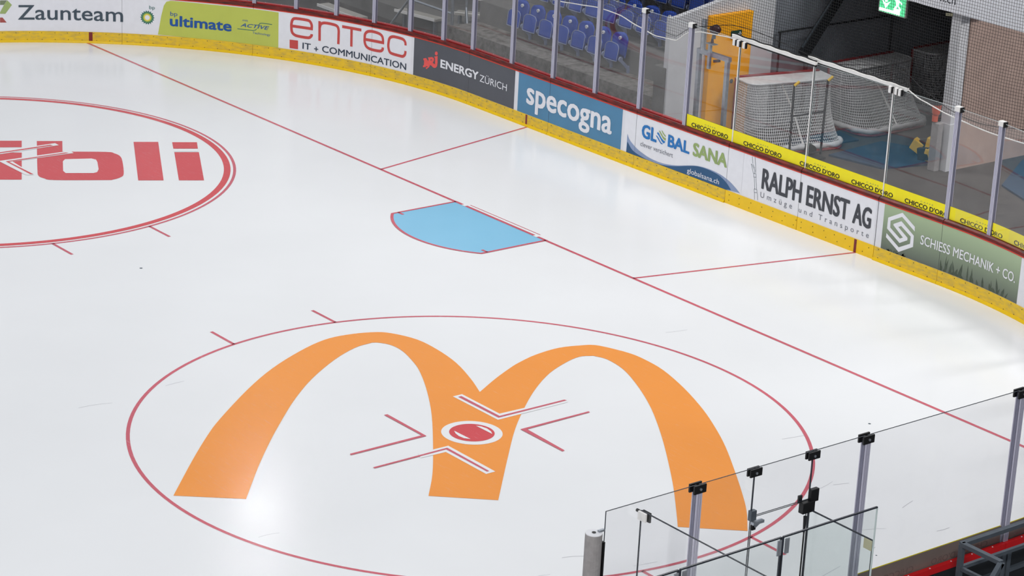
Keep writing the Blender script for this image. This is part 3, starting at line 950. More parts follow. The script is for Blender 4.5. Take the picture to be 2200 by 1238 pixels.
ad = advert('sage green advert with a white angular logo and thin white capitals', 12.2)
field(ad, 'background', 'print_gradient', 10.733, 13.745)
shape(ad, 'logo', 'print_white', ['s_logo'])
words(ad, 'schiess', 'print_white')
gr = []
for k in range(46):
    s = random.choice([random.uniform(12.1, 13.7), random.uniform(12.0, 12.6), random.uniform(10.9, 11.3)])
    h = random.uniform(0.05, 0.30) if s > 11.9 else random.uniform(0.02, 0.07)
    w = random.uniform(0.012, 0.035)
    lean = random.uniform(-0.06, 0.06)
    gr.append(ngon([(s - w, KZ + 0.006), (s + w, KZ + 0.006), (s + w * 0.8 + lean * 0.5, KZ + h * 0.55), (s + lean, KZ + h), (s - w * 0.9 + lean * 0.4, KZ + h * 0.5)]))
decal(gr, -0.0035).build('grass_print', 'print_grass', ad)['kind'] = 'stuff'

# ------------------------------------------------------------------ glass, posts
GT = 2.85
GO = 0.075       # glass line behind the board face


def pane_box(mb, a, b, z0, z1, th=0.012):
    a, b = Vector((a[0], a[1], 0)), Vector((b[0], b[1], 0))
    d = (b - a).normalized()
    n = Vector((d.y, -d.x, 0)) * th / 2
    vs = [a - n, b - n, b + n, a + n]
    vs = [(v.x, v.y, z) for z in (z0, z1) for v in vs]
    return mb.add(vs, [(0, 1, 5, 4), (2, 3, 7, 6)])


def pane_edges(mb, a, b, z0, z1, th=0.012, sides=(1, 1), e=0.0015):
    a, b = Vector((a[0], a[1], 0)), Vector((b[0], b[1], 0))
    d = (b - a).normalized()
    n = Vector((d.y, -d.x, 0)) * th / 2
    for z in (z0, z1):
        q = [a - n, b - n, b + n, a + n]
        mb.add([(v.x, v.y, z - e) for v in q] + [(v.x, v.y, z + e) for v in q], [(3, 2, 1, 0), (4, 5, 6, 7), (0, 1, 5, 4), (1, 2, 6, 5), (2, 3, 7, 6), (3, 0, 4, 7)])
    for p, on in ((a, sides[0]), (b, sides[1])):
        if on:
            q = [p - n - d * e, p - n + d * e, p + n + d * e, p + n - d * e]
            mb.add([(v.x, v.y, z0) for v in q] + [(v.x, v.y, z1) for v in q], [(0, 1, 5, 4), (1, 2, 6, 5), (2, 3, 7, 6), (3, 0, 4, 7), (4, 5, 6, 7)])
    return mb


def pane(screen, a, b, z0, z1, glass, edge, th=0.012, sides=(1, 1), e=0.0015):
    g = pane_box(MB(), a, b, z0, z1, th).build('pane', glass, screen)
    pane_edges(MB(), a, b, z0, z1, th, sides, e).build('edge', edge, g)
    return g


STRIP_TEXT = [6.05, 7.355, 8.71, 9.90, 11.08, 12.256, 13.447]


def strip(label, s0, s1, starts):
    """yellow advert film along the foot of a pane, its backlit brown from outside painted on a second film, black repeated wordmark"""
    q = bp((s0 + s1) / 2, CZ, GO)
    y = thing('advert_strip', label, 'advert strip', q, 'yellow strips along the glass foot')
    sweep(MB(), rect_prof(GO - 0.011, GO - 0.0075, CZ + 0.006, CZ + 0.215), s0, s1).build('yellow_film', 'strip_yellow', y)
    sweep(MB(), rect_prof(GO + 0.0065, GO + 0.0085, CZ + 0.004, CZ + 0.215), s0, s1).build('backlit_side', 'strip_backlit', y)
    sh, gh, sm = [], [], []
    for a in starts:
        e = a + 0.925
        sh.append(fit_text("CHICCO D'ORO", a, e, CZ + 0.022, CZ + 0.098, 'H', bold=2.0))
        sm.append(fit_text('CAFFÈ', a + 0.33, a + 0.60, CZ + 0.122, CZ + 0.144, 'C', space=1.5))
    for k in range(len(sh)):
        decal(sh[k], GO - 0.0125).build('lettering', 'black', y)
        decal(sm[k], GO - 0.0125).build('small_lettering', 'print_olive', y)
        decal(sh[k][:1], GO + 0.0095).build('show_through', 'strip_ghost', y)
    return y


def post(s, label, z1=GT, group='aluminium glass posts', cap='white', near=False):
    (x, y), n = frame(s)
    nx, ny = n
    tx, ty = ny, -nx
    c = Vector((x + nx * GO, y + ny * GO, CZ - 0.02))
    t = thing('glass_post', label, 'post', c, group)
    T, Nn = Vector((tx, ty, 0)), Vector((nx, ny, 0))
    z0 = CZ - 0.02

    def col(o_t, o_n, w, d, za, zb):
        mb = MB()
        p = c + T * o_t + Nn * o_n
        q = [p + T * i * w / 2 + Nn * j * d / 2 for i, j in ((-1, -1), (1, -1), (1, 1), (-1, 1))]
        mb.add([(v.x, v.y, za) for v in q] + [(v.x, v.y, zb) for v in q], [(3, 2, 1, 0), (4, 5, 6, 7), (0, 1, 5, 4), (1, 2, 6, 5), (2, 3, 7, 6), (3, 0, 4, 7)])
        return mb
    w = 0.075
    core = col(0, 0, w * 0.9, 0.05, z0, z1 - 0.02)
    core.build('core', 'alu_slot', t)
    for k, o in enumerate((-0.36, -0.02, 0.33)):
        for sd in (-1, 1):
            col(o * w, sd * 0.03, w * 0.24, 0.018, z0, z1 - 0.02).build('rib', 'alu', t)
    if cap == 'white':
        col(0, -0.005, 0.105, 0.085, z1 - 0.045, z1 + 0.035).build('cap_clip', 'white_metal', t, bevel=0.004)
        col(0.062, 0.0, 0.022, 0.08, z1 - 0.05, z1 + 0.03).build('cap_gasket', 'rubber', t)
    else:
        for sd in (-1, 1):
            k = col(0, sd * 0.035, 0.16, 0.022, z1 - 0.075, z1 + 0.015).build('clamp_plate', 'black', t, bevel=0.003)
        b = c + Nn * 0.05
        MB().tube([(b.x - nx * 0.006, b.y - ny * 0.006, z1 - 0.03), (b.x + nx * 0.006, b.y + ny * 0.006, z1 - 0.03)], 0.014, 8).build('clamp_bolt', 'steel', t)
    return t


def edge_channel(s, label):
    """slim white joint between the glass leaves of the gates"""
    (x, y), n = frame(s)
    c = Vector((x, y + GO, CZ))
    t = thing('gate_glass_edge', label, 'glass edging', c, 'white edgings of the gate glass')
    MB().box((c.x, c.y - 0.004, (CZ + GT) / 2), (0.022, 0.03, GT - CZ)).build('channel', 'white_metal', t)
    MB().box((c.x + 0.016, c.y, (CZ + GT) / 2), (0.010, 0.02, GT - CZ)).build('gasket', 'rubber', t)
    return t


FAR_POSTS = [-9.15, -8.25, -7.34, -6.44, -5.533, -4.615, -3.702, -2.796, -1.887, -0.996, -0.137, 1.056, 2.268, 3.464, 4.667, 5.876]
END_POSTS = [11.985, 12.90]
for i, s in enumerate(FAR_POSTS):
    post(s, 'aluminium glass post on the end boards, %s to the left of the gates' % ORD[len(FAR_POSTS) - 1 - i] if i < len(FAR_POSTS) - 1
         else 'aluminium glass post where the yellow strip begins, first left of the gates')
for s, lab in ((7.085, 'white gate glass edging in front of the orange wall panel'), (8.843, 'white gate glass edging in front of the leaning hand truck'),
               (10.61, 'white gate glass edging in front of the middle goal')):
    edge_channel(s, lab)
post(END_POSTS[0], 'aluminium glass post with white cap, first right of the gates')
post(END_POSTS[1], 'aluminium glass post with white cap near the right picture edge', z1=GT)
CORNER_POSTS = [14.10, 15.30, 16.50, 17.70, 18.90, 20.10, 21.30, 22.45, 23.60, 24.55]
for i, s in enumerate(CORNER_POSTS):
    post(s, 'aluminium glass post of the near corner, %s past the green advert' % ORD[i])

cuts = FAR_POSTS + [7.085, 8.843, 10.61] + END_POSTS + CORNER_POSTS
SCR = [thing('glass_screen', 'row of clear glass panes on the end boards in front of the blue seats', 'glass screen', bp(0, CZ, GO), 'rink glass screens'),
       thing('glass_screen', 'clear glass over the gates in front of the stored goals', 'glass screen', bp(9, CZ, GO), 'rink glass screens'),
       thing('glass_screen', 'clear glass of the near corner beginning between the white-capped posts', 'glass screen', bp(14, CZ, GO), 'rink glass screens')]
S_LAB = ['yellow advert strip on the glass in front of the galvanised frame', 'yellow advert strip on the glass in front of the nearest goal', 'yellow advert strip on the glass in front of the blue floor mat',
         'yellow advert strip on the glass just left of the first white-capped post', 'yellow advert strip on the glass between the two white-capped posts']
for i in range(len(cuts) - 1):
    a, b = cuts[i], cuts[i + 1]
    ga = 0.02
    A, B = bp(a + ga, 0, GO), bp(b - ga, 0, GO)
    pane(SCR[0] if i < 15 else SCR[1] if i < 19 else SCR[2], A, B, CZ - 0.01, GT, 'rink_glass', 'glass_edge_light')
    if a > 5.5:
        lab = S_LAB[i - 15] if i < 20 else 'yellow advert strip on the near corner glass, %s past the white-capped posts' % ORD[i - 20]
        strip(lab, a + (0.045 if a < 6 or a > 11.5 else 0.012), b - (0.045 if b > 11.5 else 0.012), [q for q in STRIP_TEXT if a <= q + 0.46 < b])

# ------------------------------------------------------------------ near side: posts, panes, door
XN = CNX + RN + 0.0


def s_of(y):
    return L2 + (CNY - y)


NP = {'p6': -4.477, 'p4': -6.908, 'c3': -7.689, 'c2': -8.511, 'p1': -9.287, 'end': -10.478}
GTN = 2.893


def near_post(y, label):
    return post(s_of(y) , label, z1=GTN - 0.005, group='near-side posts with black clamps', cap='black')


near_post(NP['p6'], 'near post with black clamp at the far right, above the steel railing')
near_post(NP['p4'], 'near post with black clamp just right of the players box door')
near_post(NP['p1'], 'near post with black clamp in front of the orange arch foot')
XP = XN + GO
near = []


NSCR = thing('glass_screen', 'clear near-side glass with black clamps along its top edge', 'glass screen', (XP, -7.5, CZ), 'rink glass screens')


def npane(y0, y1, z0, z1, lab=None, sides=(1, 1), strip_at=None):
    pane(NSCR, (XP, y0), (XP, y1), z0, z1, 'near_glass', 'glass_edge_dark', sides=sides)
    if strip_at is not None:
        strip(lab, s_of(y0) + 0.045, s_of(y1) - 0.045, strip_at)


npane(bp(24.55, 0)[1], NP['p6'] + 0.02, CZ - 0.01, GTN, 'strip seen from behind on the glass past the rightmost clamped post', strip_at=[])
npane(NP['p6'] - 0.02, NP['p4'] + 0.02, CZ - 0.01, GTN, 'strip with backlit brown tone along the wide near glass above the red rail', strip_at=[s_of(-4.75), s_of(-5.95)])
npane(NP['p4'] - 0.02, NP['c3'] + 0.005, CZ - 0.01, GTN, 'strip with backlit brown tone on the narrow near glass right of the box door', strip_at=[])
npane(NP['c3'] - 0.005, NP['c2'] + 0.005, 2.360, GTN)
npane(NP['c2'] - 0.005, NP['p1'] + 0.02, CZ - 0.01, GTN, 'strip with backlit brown tone on the near glass left of the box door', strip_at=[])
npane(NP['p1'] - 0.02, NP['end'], CZ - 0.01, GTN, 'strip with backlit brown tone on the near glass beside the padded post', strip_at=[])
for y, lab in ((NP['c2'], 'black glass clamp above the left side of the box door'), (NP['c3'], 'black glass clamp above the lock of the box door')):
    t = thing('glass_clamp', lab, 'clamp', (XP, y, 2.82))
    for sd in (-1, 1):
        MB().box((XP + sd * 0.022, y, 2.850), (0.02, 0.16, 0.085)).build('plate', 'black', t, bevel=0.003)
    MB().tube([(XP + 0.03, y, 2.845), (XP + 0.04, y, 2.845)], 0.014, 8).build('bolt', 'steel', t)
# glass door of the box
t = thing('box_door', 'clear glass door in the near glass with black lock and rod', 'door', (XP, (NP['c2'] + NP['c3']) / 2, 1.05))
y0, y1 = NP['c2'] + 0.015, NP['c3'] - 0.02
pane_box(MB(), (XP, y1), (XP, y0), 1.05, 2.345).build('sheet', 'near_glass', t)
pane_edges(MB(), (XP, y1), (XP, y0), 1.05, 2.345).build('edge', 'glass_edge_dark', t)
lk = MB().box((XP + 0.03, y1 - 0.03, 2.295), (0.07, 0.17, 0.12)).build('lock_case', 'black', t, bevel=0.005)
MB().box((XP + 0.025, y1 + 0.06, 2.405), (0.05, 0.11, 0.14)).build('keeper', 'black', lk, bevel=0.004)
MB().box((XP - 0.02, y1 - 0.09, 2.375), (0.02, 0.05, 0.08)).build('stop', 'black', lk)
MB().tube([(XP + 0.05, y1 - 0.06, 2.2), (XP + 0.05, y1 - 0.06, 2.02)], [0.02, 0.012], 8).build('rod_guide', 'steel_black', lk)
MB().tube([(XP + 0.05, y1 - 0.06, 2.05), (XP + 0.05, y1 - 0.06, 1.05)], 0.007, 6).build('lock_rod', 'black', t)
hg = MB().box((XP + 0.01, y0 - 0.005, 2.375), (0.05, 0.075, 0.11)).build('hinge_plate', 'steel_dark', t, bevel=0.003)
MB().bar((XP + 0.03, y0 - 0.02, 2.295), (XP + 0.03, y0 + 0.13, 2.295), 0.05, 0.03).build('hinge_arm', 'steel', hg)
MB().bar((XP + 0.03, y0 + 0.02, 2.245), (XP + 0.03, y0 + 0.12, 2.305), 0.02, 0.02).build('hinge_brace', 'steel', hg)
MB().box((XP + 0.01, y0 + 0.02, 2.235), (0.03, 0.05, 0.05)).build('hinge_foot', 'black', hg)
# padded post at the end of the near glass
t = thing('padded_post', 'grey foam roll around the end post of the near glass', 'padded post', (XP + 0.0, -10.60, 0.0))
pc = (XP - 0.01, -10.605)
MB().tube([(pc[0], pc[1], 0.02), (pc[0], pc[1], 2.69)], 0.085, 20).build('foam_roll', 'pad_grey', t, smooth=False)
MB().tube([(pc[0], pc[1], 2.69), (pc[0], pc[1], 2.698)], 0.083, 20).build('top_disc', 'pad_white', t)
MB().tube([(pc[0], pc[1], 2.698), (pc[0], pc[1], 2.705)], 0.02, 10).build('core_hole', 'black', t)
MB().box((pc[0] + 0.04, pc[1] + 0.085, 1.35), (0.05, 0.02, 2.5)).build('channel', 'black', t)
MB().box((pc[0] + 0.02, pc[1] + 0.075, 2.71), (0.03, 0.07, 0.02)).build('top_clip', 'steel', t)
# side screens and back screen of the players box
t = thing('glass_screen', 'tall glass side screen of the box meeting the near glass at a white bracket', 'glass screen', (15.6, -10.045, 0.22), 'players box glass')
pane(t, (XP + 0.03, -10.045), (16.58, -10.045), 0.22, 2.81, 'near_glass', 'glass_edge_dark', e=0.005)
MB().box((XP + 0.07, -10.066, 2.765), (0.11, 0.025, 0.09)).build('bracket', 'white_metal', t, bevel=0.003)
MB().box((XP + 0.09, -10.026, 2.765), (0.11, 0.02, 0.10)).build('bracket_pad', 'rubber', t)
MB().tube([(XP - 0.03, -10.05, 2.795), (XP + 0.04, -10.05, 2.795)], 0.017, 8).build('bracket_knob', 'black', t)
t = thing('glass_screen', 'low glass side screen of the box beside the door lock', 'glass screen', (15.1, -7.69, 0.22), 'players box glass')
pane(t, (XP + 0.02, -7.69), (15.60, -7.69), 0.22, 2.25, 'box_glass', 'glass_edge_dark', e=0.007)
MB().box((15.545, -7.69, 2.19), (0.11, 0.03, 0.11)).build('bracket', 'bracket_cream', t, bevel=0.004)
XB = 16.60
ys = [-12.6, -11.31, -10.05, -8.80]
t = thing('glass_screen', 'tall pale green back screen of the box with a free upper right corner', 'glass screen', (XB, -10.05, 0.22), 'players box glass')
for k in range(3):
    pane(t, (XB, ys[k + 1] - 0.012), (XB, ys[k] + 0.012), 0.22, 3.27, 'box_glass', 'glass_edge_dark', th=0.018, sides=(k < 2, 1), e=0.007)
    if k < 2:
        for sd in (-1, 1):
            MB().box((XB + 0.02, ys[k + 1] + sd * 0.05, 3.18), (0.012, 0.05, 0.15)).build('joint_clip', 'steel', t, bevel=0.002)
        MB().box((XB, ys[k + 1], 1.8), (0.02, 0.012, 2.6)).build('joint_seal', 'rubber', t)
MB().box((XB, ys[3] - 0.012, 1.74), (0.018, 0.006, 3.04)).build('free_edge', 'glass_edge_light', t)
# bench floor, steel railing
struct(MB().box((17.4, -9.0, 0.10), (5.2, 16.0, 0.24)).build('floor_bench', 'floor_dark'), 'dark grey floor of the bench area')
t = thing('steel_railing', 'dark grey square-tube steel railing behind the near boards', 'railing', (15.1, -5.69, 0.22))
X0, YA, ZT = 15.10, -5.69, 1.51
MB().bar((X0, YA - 0.02, ZT), (X0, -2.2, ZT), 0.06, 0.05).build('top_rail', 'steel_dark', t, bevel=0.003)
MB().bar((X0, YA, ZT), (X0 + 0.55, YA, ZT), 0.06, 0.05).build('side_rail', 'steel_dark', t, bevel=0.003)
MB().bar((X0, YA, 0.22), (X0, YA, ZT), 0.055, 0.055).build('post', 'steel_dark', t, bevel=0.003)
MB().bar((X0 + 0.55, YA, ZT), (X0 + 0.55, YA - 0.42, ZT - 0.55), 0.055, 0.055).build('brace', 'steel_dark', t, bevel=0.003)
MB().bar((X0 + 0.55, YA, 0.22), (X0 + 0.55, YA, ZT), 0.055, 0.055).build('post', 'steel_dark', t, bevel=0.003)
MB().bar((X0, YA, ZT - 0.28), (X0, -2.2, ZT - 0.28), 0.04, 0.04).build('mid_rail', 'steel_dark', t)
MB().bar((X0, YA, ZT - 0.28), (X0 + 0.55, YA, ZT - 0.28), 0.04, 0.04).build('mid_rail', 'steel_dark', t)
MB().bar((X0, -3.3, 0.22), (X0, -3.3, ZT), 0.055, 0.055).build('post', 'steel_dark', t)

# ------------------------------------------------------------------ far end: stand, passage, walls
TIERS = [(5.9, 6.7, 0.65), (6.7, 7.5, 1.10), (7.5, 8.3, 1.55), (8.3, 9.1, 2.0)]
for i, (ya, yb, z) in enumerate(TIERS):
    t = struct(MB().box(((-9.2 - 2.15) / 2, (ya + yb) / 2 + (0.8 if i < 3 else 0.4) , z / 2 - 0.01), (9.2 - 2.15, yb - ya + (1.6 if i < 3 else 0.8), z + 0.02)).build('floor_stand_step', 'concrete' if i else 'concrete_dirty'),
               '%s concrete step of the seated stand' % ORD[i])
struct(MB().prism([(5.42, 0.0), (8.05, 0.0), (8.05, 3.0), (6.77, 2.62), (5.60, 2.40), (5.42, 2.40)], 'x', -2.15, -2.03).build('wall_stand_end', 'wall_white'),
       'white side wall closing the stand, sloped along its top')
struct(MB().box((-2.22, 5.48, 0.72), (0.30, 0.16, 1.48)).build('wall_stand_foot', 'concrete'), 'low grey concrete block at the foot of the white side wall')
struct(MB().box((-2.25, 11.2, 1.8), (0.25, 6.3, 3.64)).build('wall_passage_left', 'wall_grey'), 'dark grey wall along the left of the passage')
struct(MB().box((0.0, 14.4, 2.0), (60, 0.25, 4.2)).build('wall_back', 'wall_grey'), 'grey wall behind the stand and the passage')
struct(MB().box((1.62, 11.75, 1.8), (0.24, 5.1, 3.64)).build('wall_passage_right', 'wall_brown'), 'brownish wall right of the passage')
struct(MB().box((-0.2, 11.65, 3.08), (4.4, 5.4, 0.25)).build('ceiling_passage_shade', 'concrete'), 'unseen concrete slab over the passage, set to darken it')  # out of view, kept low to hold light out of the passage
struct(MB().box((-9.0, 10.9, 4.1), (14.0, 8.4, 0.3)).build('ceiling_stand_shade', 'concrete'), 'unseen concrete slab of the upper stand, set to shade the seats')  # out of view, front edge placed to shade the seats

# handrail and stair stringer in the passage
t = thing('wall_handrail', 'thin black handrail along the grey passage wall', 'handrail', (-2.0, 8.1, 0.0))
MB().tube([(-2.0, 8.15, 1.84), (-2.0, 11.3, 1.84)], 0.018, 6).build('rail', 'steel_black', t)
for y in (8.2, 11.25):
    MB().tube([(-2.0, y, -0.02), (-2.0, y, 1.84)], 0.02, 6).build('post', 'steel_black', t)
t = thing('stair_stringer', 'dark sloping steel stair beam in the passage', 'stair beam', (-1.9, 8.9, 1.5))
MB().bar((-1.9, 8.75, 1.35), (-1.9, 9.85, 2.72), 0.10, 0.22).build('beam', 'steel_black', t)
MB().bar((-1.9, 8.72, 1.5), (-1.9, 9.8, 2.80), 0.04, 0.03).build('flange', 'steel_dark', t)
MB().bar((-1.9, 8.85, -0.02), (-1.9, 8.85, 1.45), 0.06, 0.06).build('leg', 'steel_black', t)

# orange wall panel with round holes, first-aid sign
t = thing('wall_panel', 'tall orange padded panel on the white stand wall', 'wall panel', (-2.0, 6.85, 0.0))
MB().box((-1.97, 6.85, 1.17), (0.12, 1.04, 2.38)).build('panel', 'orange_pad', t, bevel=0.01)
for y, z in ((6.93, 1.07), (7.13, 1.05)):
    MB().tube([(-1.911, y, z), (-1.905, y, z)], 0.042, 16).build('hole', 'steel_dark', t)
t = tag(MB().box((-1.895, 6.95, 1.96), (0.02, 0.26, 0.15)).build('first_aid_sign', 'sign_green'), 'small dark green sign with white cross on the orange panel', 'sign')
BASE[t.name] = Vector((0, 0, 0))
MB().box((-1.883, 7.03, 1.97), (0.004, 0.075, 0.022)).box((-1.883, 7.03, 1.97), (0.004, 0.022, 0.075)).build('white_cross', 'print_white', t)

# white pillar under the banner, banner
t = thing('pillar', 'pale square pillar at the end of the brownish wall', 'pillar', (1.62, 9.05, 0.0))
MB().box((1.62, 9.06, 1.44), (0.23, 0.24, 2.92)).build('shaft', 'wall_white', t, bevel=0.008)
MB().box((1.62, 9.06, 0.42), (0.26, 0.27, 0.88)).build('base_guard', 'wall_white', t)
MB().bar((1.36, 8.95, 2.82), (1.52, 8.95, 2.84), 0.03, 0.05).build('lamp_bracket', 'bracket_cream', t)
t = thing('banner', 'wide white banner with black web address hanging above the passage', 'banner', (1.8, 8.9, 2.9))
MB().box((4.0, 8.88, 3.65), (7.4, 0.03, 1.5)).build('cloth', 'banner', t)
tv, tf = fit_text('n.ch', 1.26, 1.62, 3.05, 3.20, 'h')[0]
mb = MB()
mb.add([(a, 8.862, b) for a, b in tv], tf).build('lettering', 'print_dark', t)

# emergency exit sign
t = thing('exit_sign', 'lit green exit sign with white arrow and running figure', 'exit sign', (-0.51, 9.6, 2.36))
EY = 9.6


def ey(a, b):
    return (-0.835 + a * 0.65, EY - 0.031, 2.36 + b * 0.40)


MB().box((-0.51, EY, 2.56), (0.69, 0.05, 0.43)).build('housing', 'white_metal', t)
MB().add([ey(0, 0), ey(1, 0), ey(1, 1), ey(0, 1)], [(0, 1, 2, 3)]).build('green_face', 'exit_green', t)

def exs(name, polys):
    mb = MB()
    for q in polys:
        mb.add([(ey(a, b)[0], ey(a, b)[1] - 0.004, ey(a, b)[2]) for a, b in q], [tuple(range(len(q)))])
    mb.build(name, 'exit_white', t)


exs('arrow', [[(0.22, 0.95), (0.30, 0.95), (0.30, 0.50), (0.22, 0.50)], [(0.10, 0.55), (0.26, 0.20), (0.42, 0.55), (0.26, 0.42)]])
exs('doorway', [[(0.02, 0.03), (0.82, 0.03), (0.82, 0.17), (0.02, 0.17)], [(0.56, 0.17), (0.82, 0.17), (0.82, 0.30), (0.60, 0.30)]])
exs('figure', [[(0.66, 0.82), (0.72, 0.90), (0.76, 0.82), (0.71, 0.76)], [(0.60, 0.72), (0.76, 0.72), (0.74, 0.45), (0.66, 0.45)], [(0.66, 0.47), (0.72, 0.47), (0.62, 0.22), (0.56, 0.26)],
               [(0.70, 0.47), (0.75, 0.45), (0.86, 0.30), (0.80, 0.26)], [(0.76, 0.70), (0.88, 0.60), (0.86, 0.55), (0.74, 0.64)]])
MB().tube([(-0.7, EY, 2.76), (-0.7, EY, 2.96)], 0.01, 6).build('hanger', 'steel', t)
MB().tube([(-0.3, EY, 2.76), (-0.3, EY, 2.96)], 0.01, 6).build('hanger', 'steel', t)

# ------------------------------------------------------------------ blue flip-up seats
SX = 0.215


def seat_root(loc, label, group):
    return thing('stadium_seat', label, 'seat', loc, group)


def make_seat(loc, label, group):
    t = seat_root(loc, label, group)

    def shell(y_of, z0, z1, hw0, hw1, th, curve):
        mb = MB()
        nu, nv = 10, 8

        def pt(u, v, k):
            z = z0 + (z1 - z0) * v
            hw = hw0 + (hw1 - hw0) * v
            r = max(0.0, (v - 0.72) / 0.28)
            hw *= (1 - 0.34 * r * r)
            x = (2 * u - 1) * hw
            return (x, y_of(v) - curve * (2 * u - 1) ** 2 + k * th, z - 0.02 * r * (2 * u - 1) ** 2)
        A = [pt(i / nu, j / nv, 0) for j in range(nv + 1) for i in range(nu + 1)]
        B = [pt(i / nu, j / nv, 1) for j in range(nv + 1) for i in range(nu + 1)]
        n = len(A)
        W = nu + 1
        fs = [(j * W + i, j * W + i + 1, (j + 1) * W + i + 1, (j + 1) * W + i) for j in range(nv) for i in range(nu)]
        fb = [tuple(n + q for q in reversed(f)) for f in fs]
        rim = [i for i in range(W)] + [j * W + nu for j in range(1, nv + 1)] + [nv * W + i for i in range(nu - 1, -1, -1)] + [j * W for j in range(nv - 1, 0, -1)]
        fr = [(rim[k], n + rim[k], n + rim[(k + 1) % len(rim)], rim[(k + 1) % len(rim)]) for k in range(len(rim))]
        return mb.add(A + B, fs + fb + fr), [A[k] for k in rim]
    m, _ = shell(lambda v: 0.02 + 0.05 * v, 0.30, 0.76, 0.205, 0.225, 0.03, 0.05)
    m.build('backrest', 'seat_blue', t, smooth=True, local=True)
    m, rim = shell(lambda v: -0.23 + 0.05 * v, 0.26, 0.60, 0.185, 0.20, 0.035, -0.015)
    pan = m.build('seat_pan', 'seat_blue', t, smooth=True, local=True)
    MB().tube([(a, b - 0.004, c) for a, b, c in rim] + [(rim[0][0], rim[0][1] - 0.004, rim[0][2])], 0.007, 5, cap=False).build('rim', 'rim_glint_bracket', pan, local=True)  # pale line added for the reflection along the pan edge
    MB().tube([(0, -0.001, 0.66), (0, 0.03, 0.66)], 0.034, 14).build('number_disc', 'disc_white', t, local=True)
    MB().box((0, -0.004, 0.66), (0.012, 0.006, 0.030)).build('number', 'print_grey', t, local=True)
    b = MB().bar((0.22, 0.06, 0.10), (0.22, -0.16, 0.30), 0.03, 0.06)
    b.tube([(0.235, -0.14, 0.30), (0.205, -0.14, 0.30)], 0.05, 10)
    b.bar((0.22, 0.08, 0.0), (0.22, 0.06, 0.14), 0.03, 0.06)
    b.build('bracket', 'rim_glint_bracket', t, local=True)
    return t


proto = None
R1 = [-7.73 + 0.5017 * i for i in range(7)]
rows = [(R1, 6.6, 0.65, 'front row'), ([-7.75 + 0.5107 * i for i in range(9)], 7.35, 1.10, 'second row'), ([-6.6 + 0.5107 * i for i in range(8)], 8.12, 1.55, 'third row')]
for xs, y, z, rn in rows:
    for i, x in enumerate(xs):
        lab = 'blue flip-up stadium seat, %s from the white wall in the %s' % (ORD[len(xs) - 1 - i], rn)
        loc = (x, y, z)
        if proto is None:
            proto = make_seat(loc, lab, 'blue stadium seats')
        else:
            c = copy_tree(proto)
            c.location = loc
            tag(c, lab, 'seat', 'blue stadium seats')

# ------------------------------------------------------------------ terraces and rails at the far left
t = struct(MB().box((-14.5, 9.6, 0.14), (10.4, 5.6, 0.32)).build('floor_terrace', 'concrete'), 'low grey concrete terrace behind the far corner')
PL = [((-12.9, 5.35), (-11.45, 5.35), 0.20), ((-11.75, 6.55), (-10.6, 6.75), 0.20), ((-11.6, 8.75), (-10.3, 8.80), 0.62), ((-10.75, 7.85), (-9.5, 8.1), 0.55), ((-10.5, 7.1), (-9.95, 7.5), 0.35)]
PLN = ['pale plank bench nearest the far corner glass', 'pale plank bench behind the steel props', 'highest pale plank bench left of the blue seats', 'pale plank bench left of the blue seats, below the highest one',
       'short pale plank bench beside the stand step']
for (a, b, z), lab in zip(PL, PLN):
    t = thing('plank_bench', lab, 'bench', (a[0], a[1], 0.0), 'plank benches by the stand')
    MB().bar((a[0], a[1], z + 0.18), (b[0], b[1], z + 0.18), 0.28, 0.05).build('plank', 'wood_grey', t)
    MB().bar((a[0], a[1] - 0.15, z + 0.19), (b[0], b[1] - 0.15, z + 0.19), 0.02, 0.06).build('front_edge', 'white_metal', t)
    zb = 0.30 if a[1] > 6.8 else -0.02
    for f in (0.12, 0.88):
        px, py = a[0] + (b[0] - a[0]) * f, a[1] + (b[1] - a[1]) * f
        MB().bar((px, py, zb), (px, py, z + 0.16), 0.06, 0.06).build('leg', 'steel', t)
t = thing('steel_prop', 'galvanised steel prop with sloping struts left of the stand', 'steel prop', (-10.5, 5.85, 0.0))
MB().tube([(-10.5, 5.85, -0.02), (-10.5, 5.85, 1.5)], 0.035, 8).build('post', 'steel', t)
MB().tube([(-11.3, 5.75, -0.02), (-10.5, 5.85, 0.95)], 0.025, 8).build('strut', 'steel', t)
MB().tube([(-10.5, 5.85, 0.95), (-9.35, 6.1, 0.85)], 0.025, 8).build('strut', 'steel', t)
MB().tube([(-9.35, 6.1, -0.02), (-9.35, 6.1, 1.5)], 0.035, 8).build('post', 'steel', t)
MB().tube([(-9.40, 6.5, -0.02), (-9.40, 6.5, 1.6)], 0.028, 8).build('post', 'steel', t)
MB().tube([(-9.40, 6.5, 0.95), (-8.95, 6.25, 0.15)], 0.022, 8).build('strut', 'steel', t)
t = thing('stand_stair', 'grey concrete stair block left of the blue seats', 'steps', (-9.6, 6.9, 0.0))
for k in range(3):
    MB().box((-9.55, 6.9 + 0.35 * k, 0.14 * (k + 1) - 0.01), (0.62, 0.35, 0.28 * (k + 1) + 0.02)).build('step', 'concrete', t)

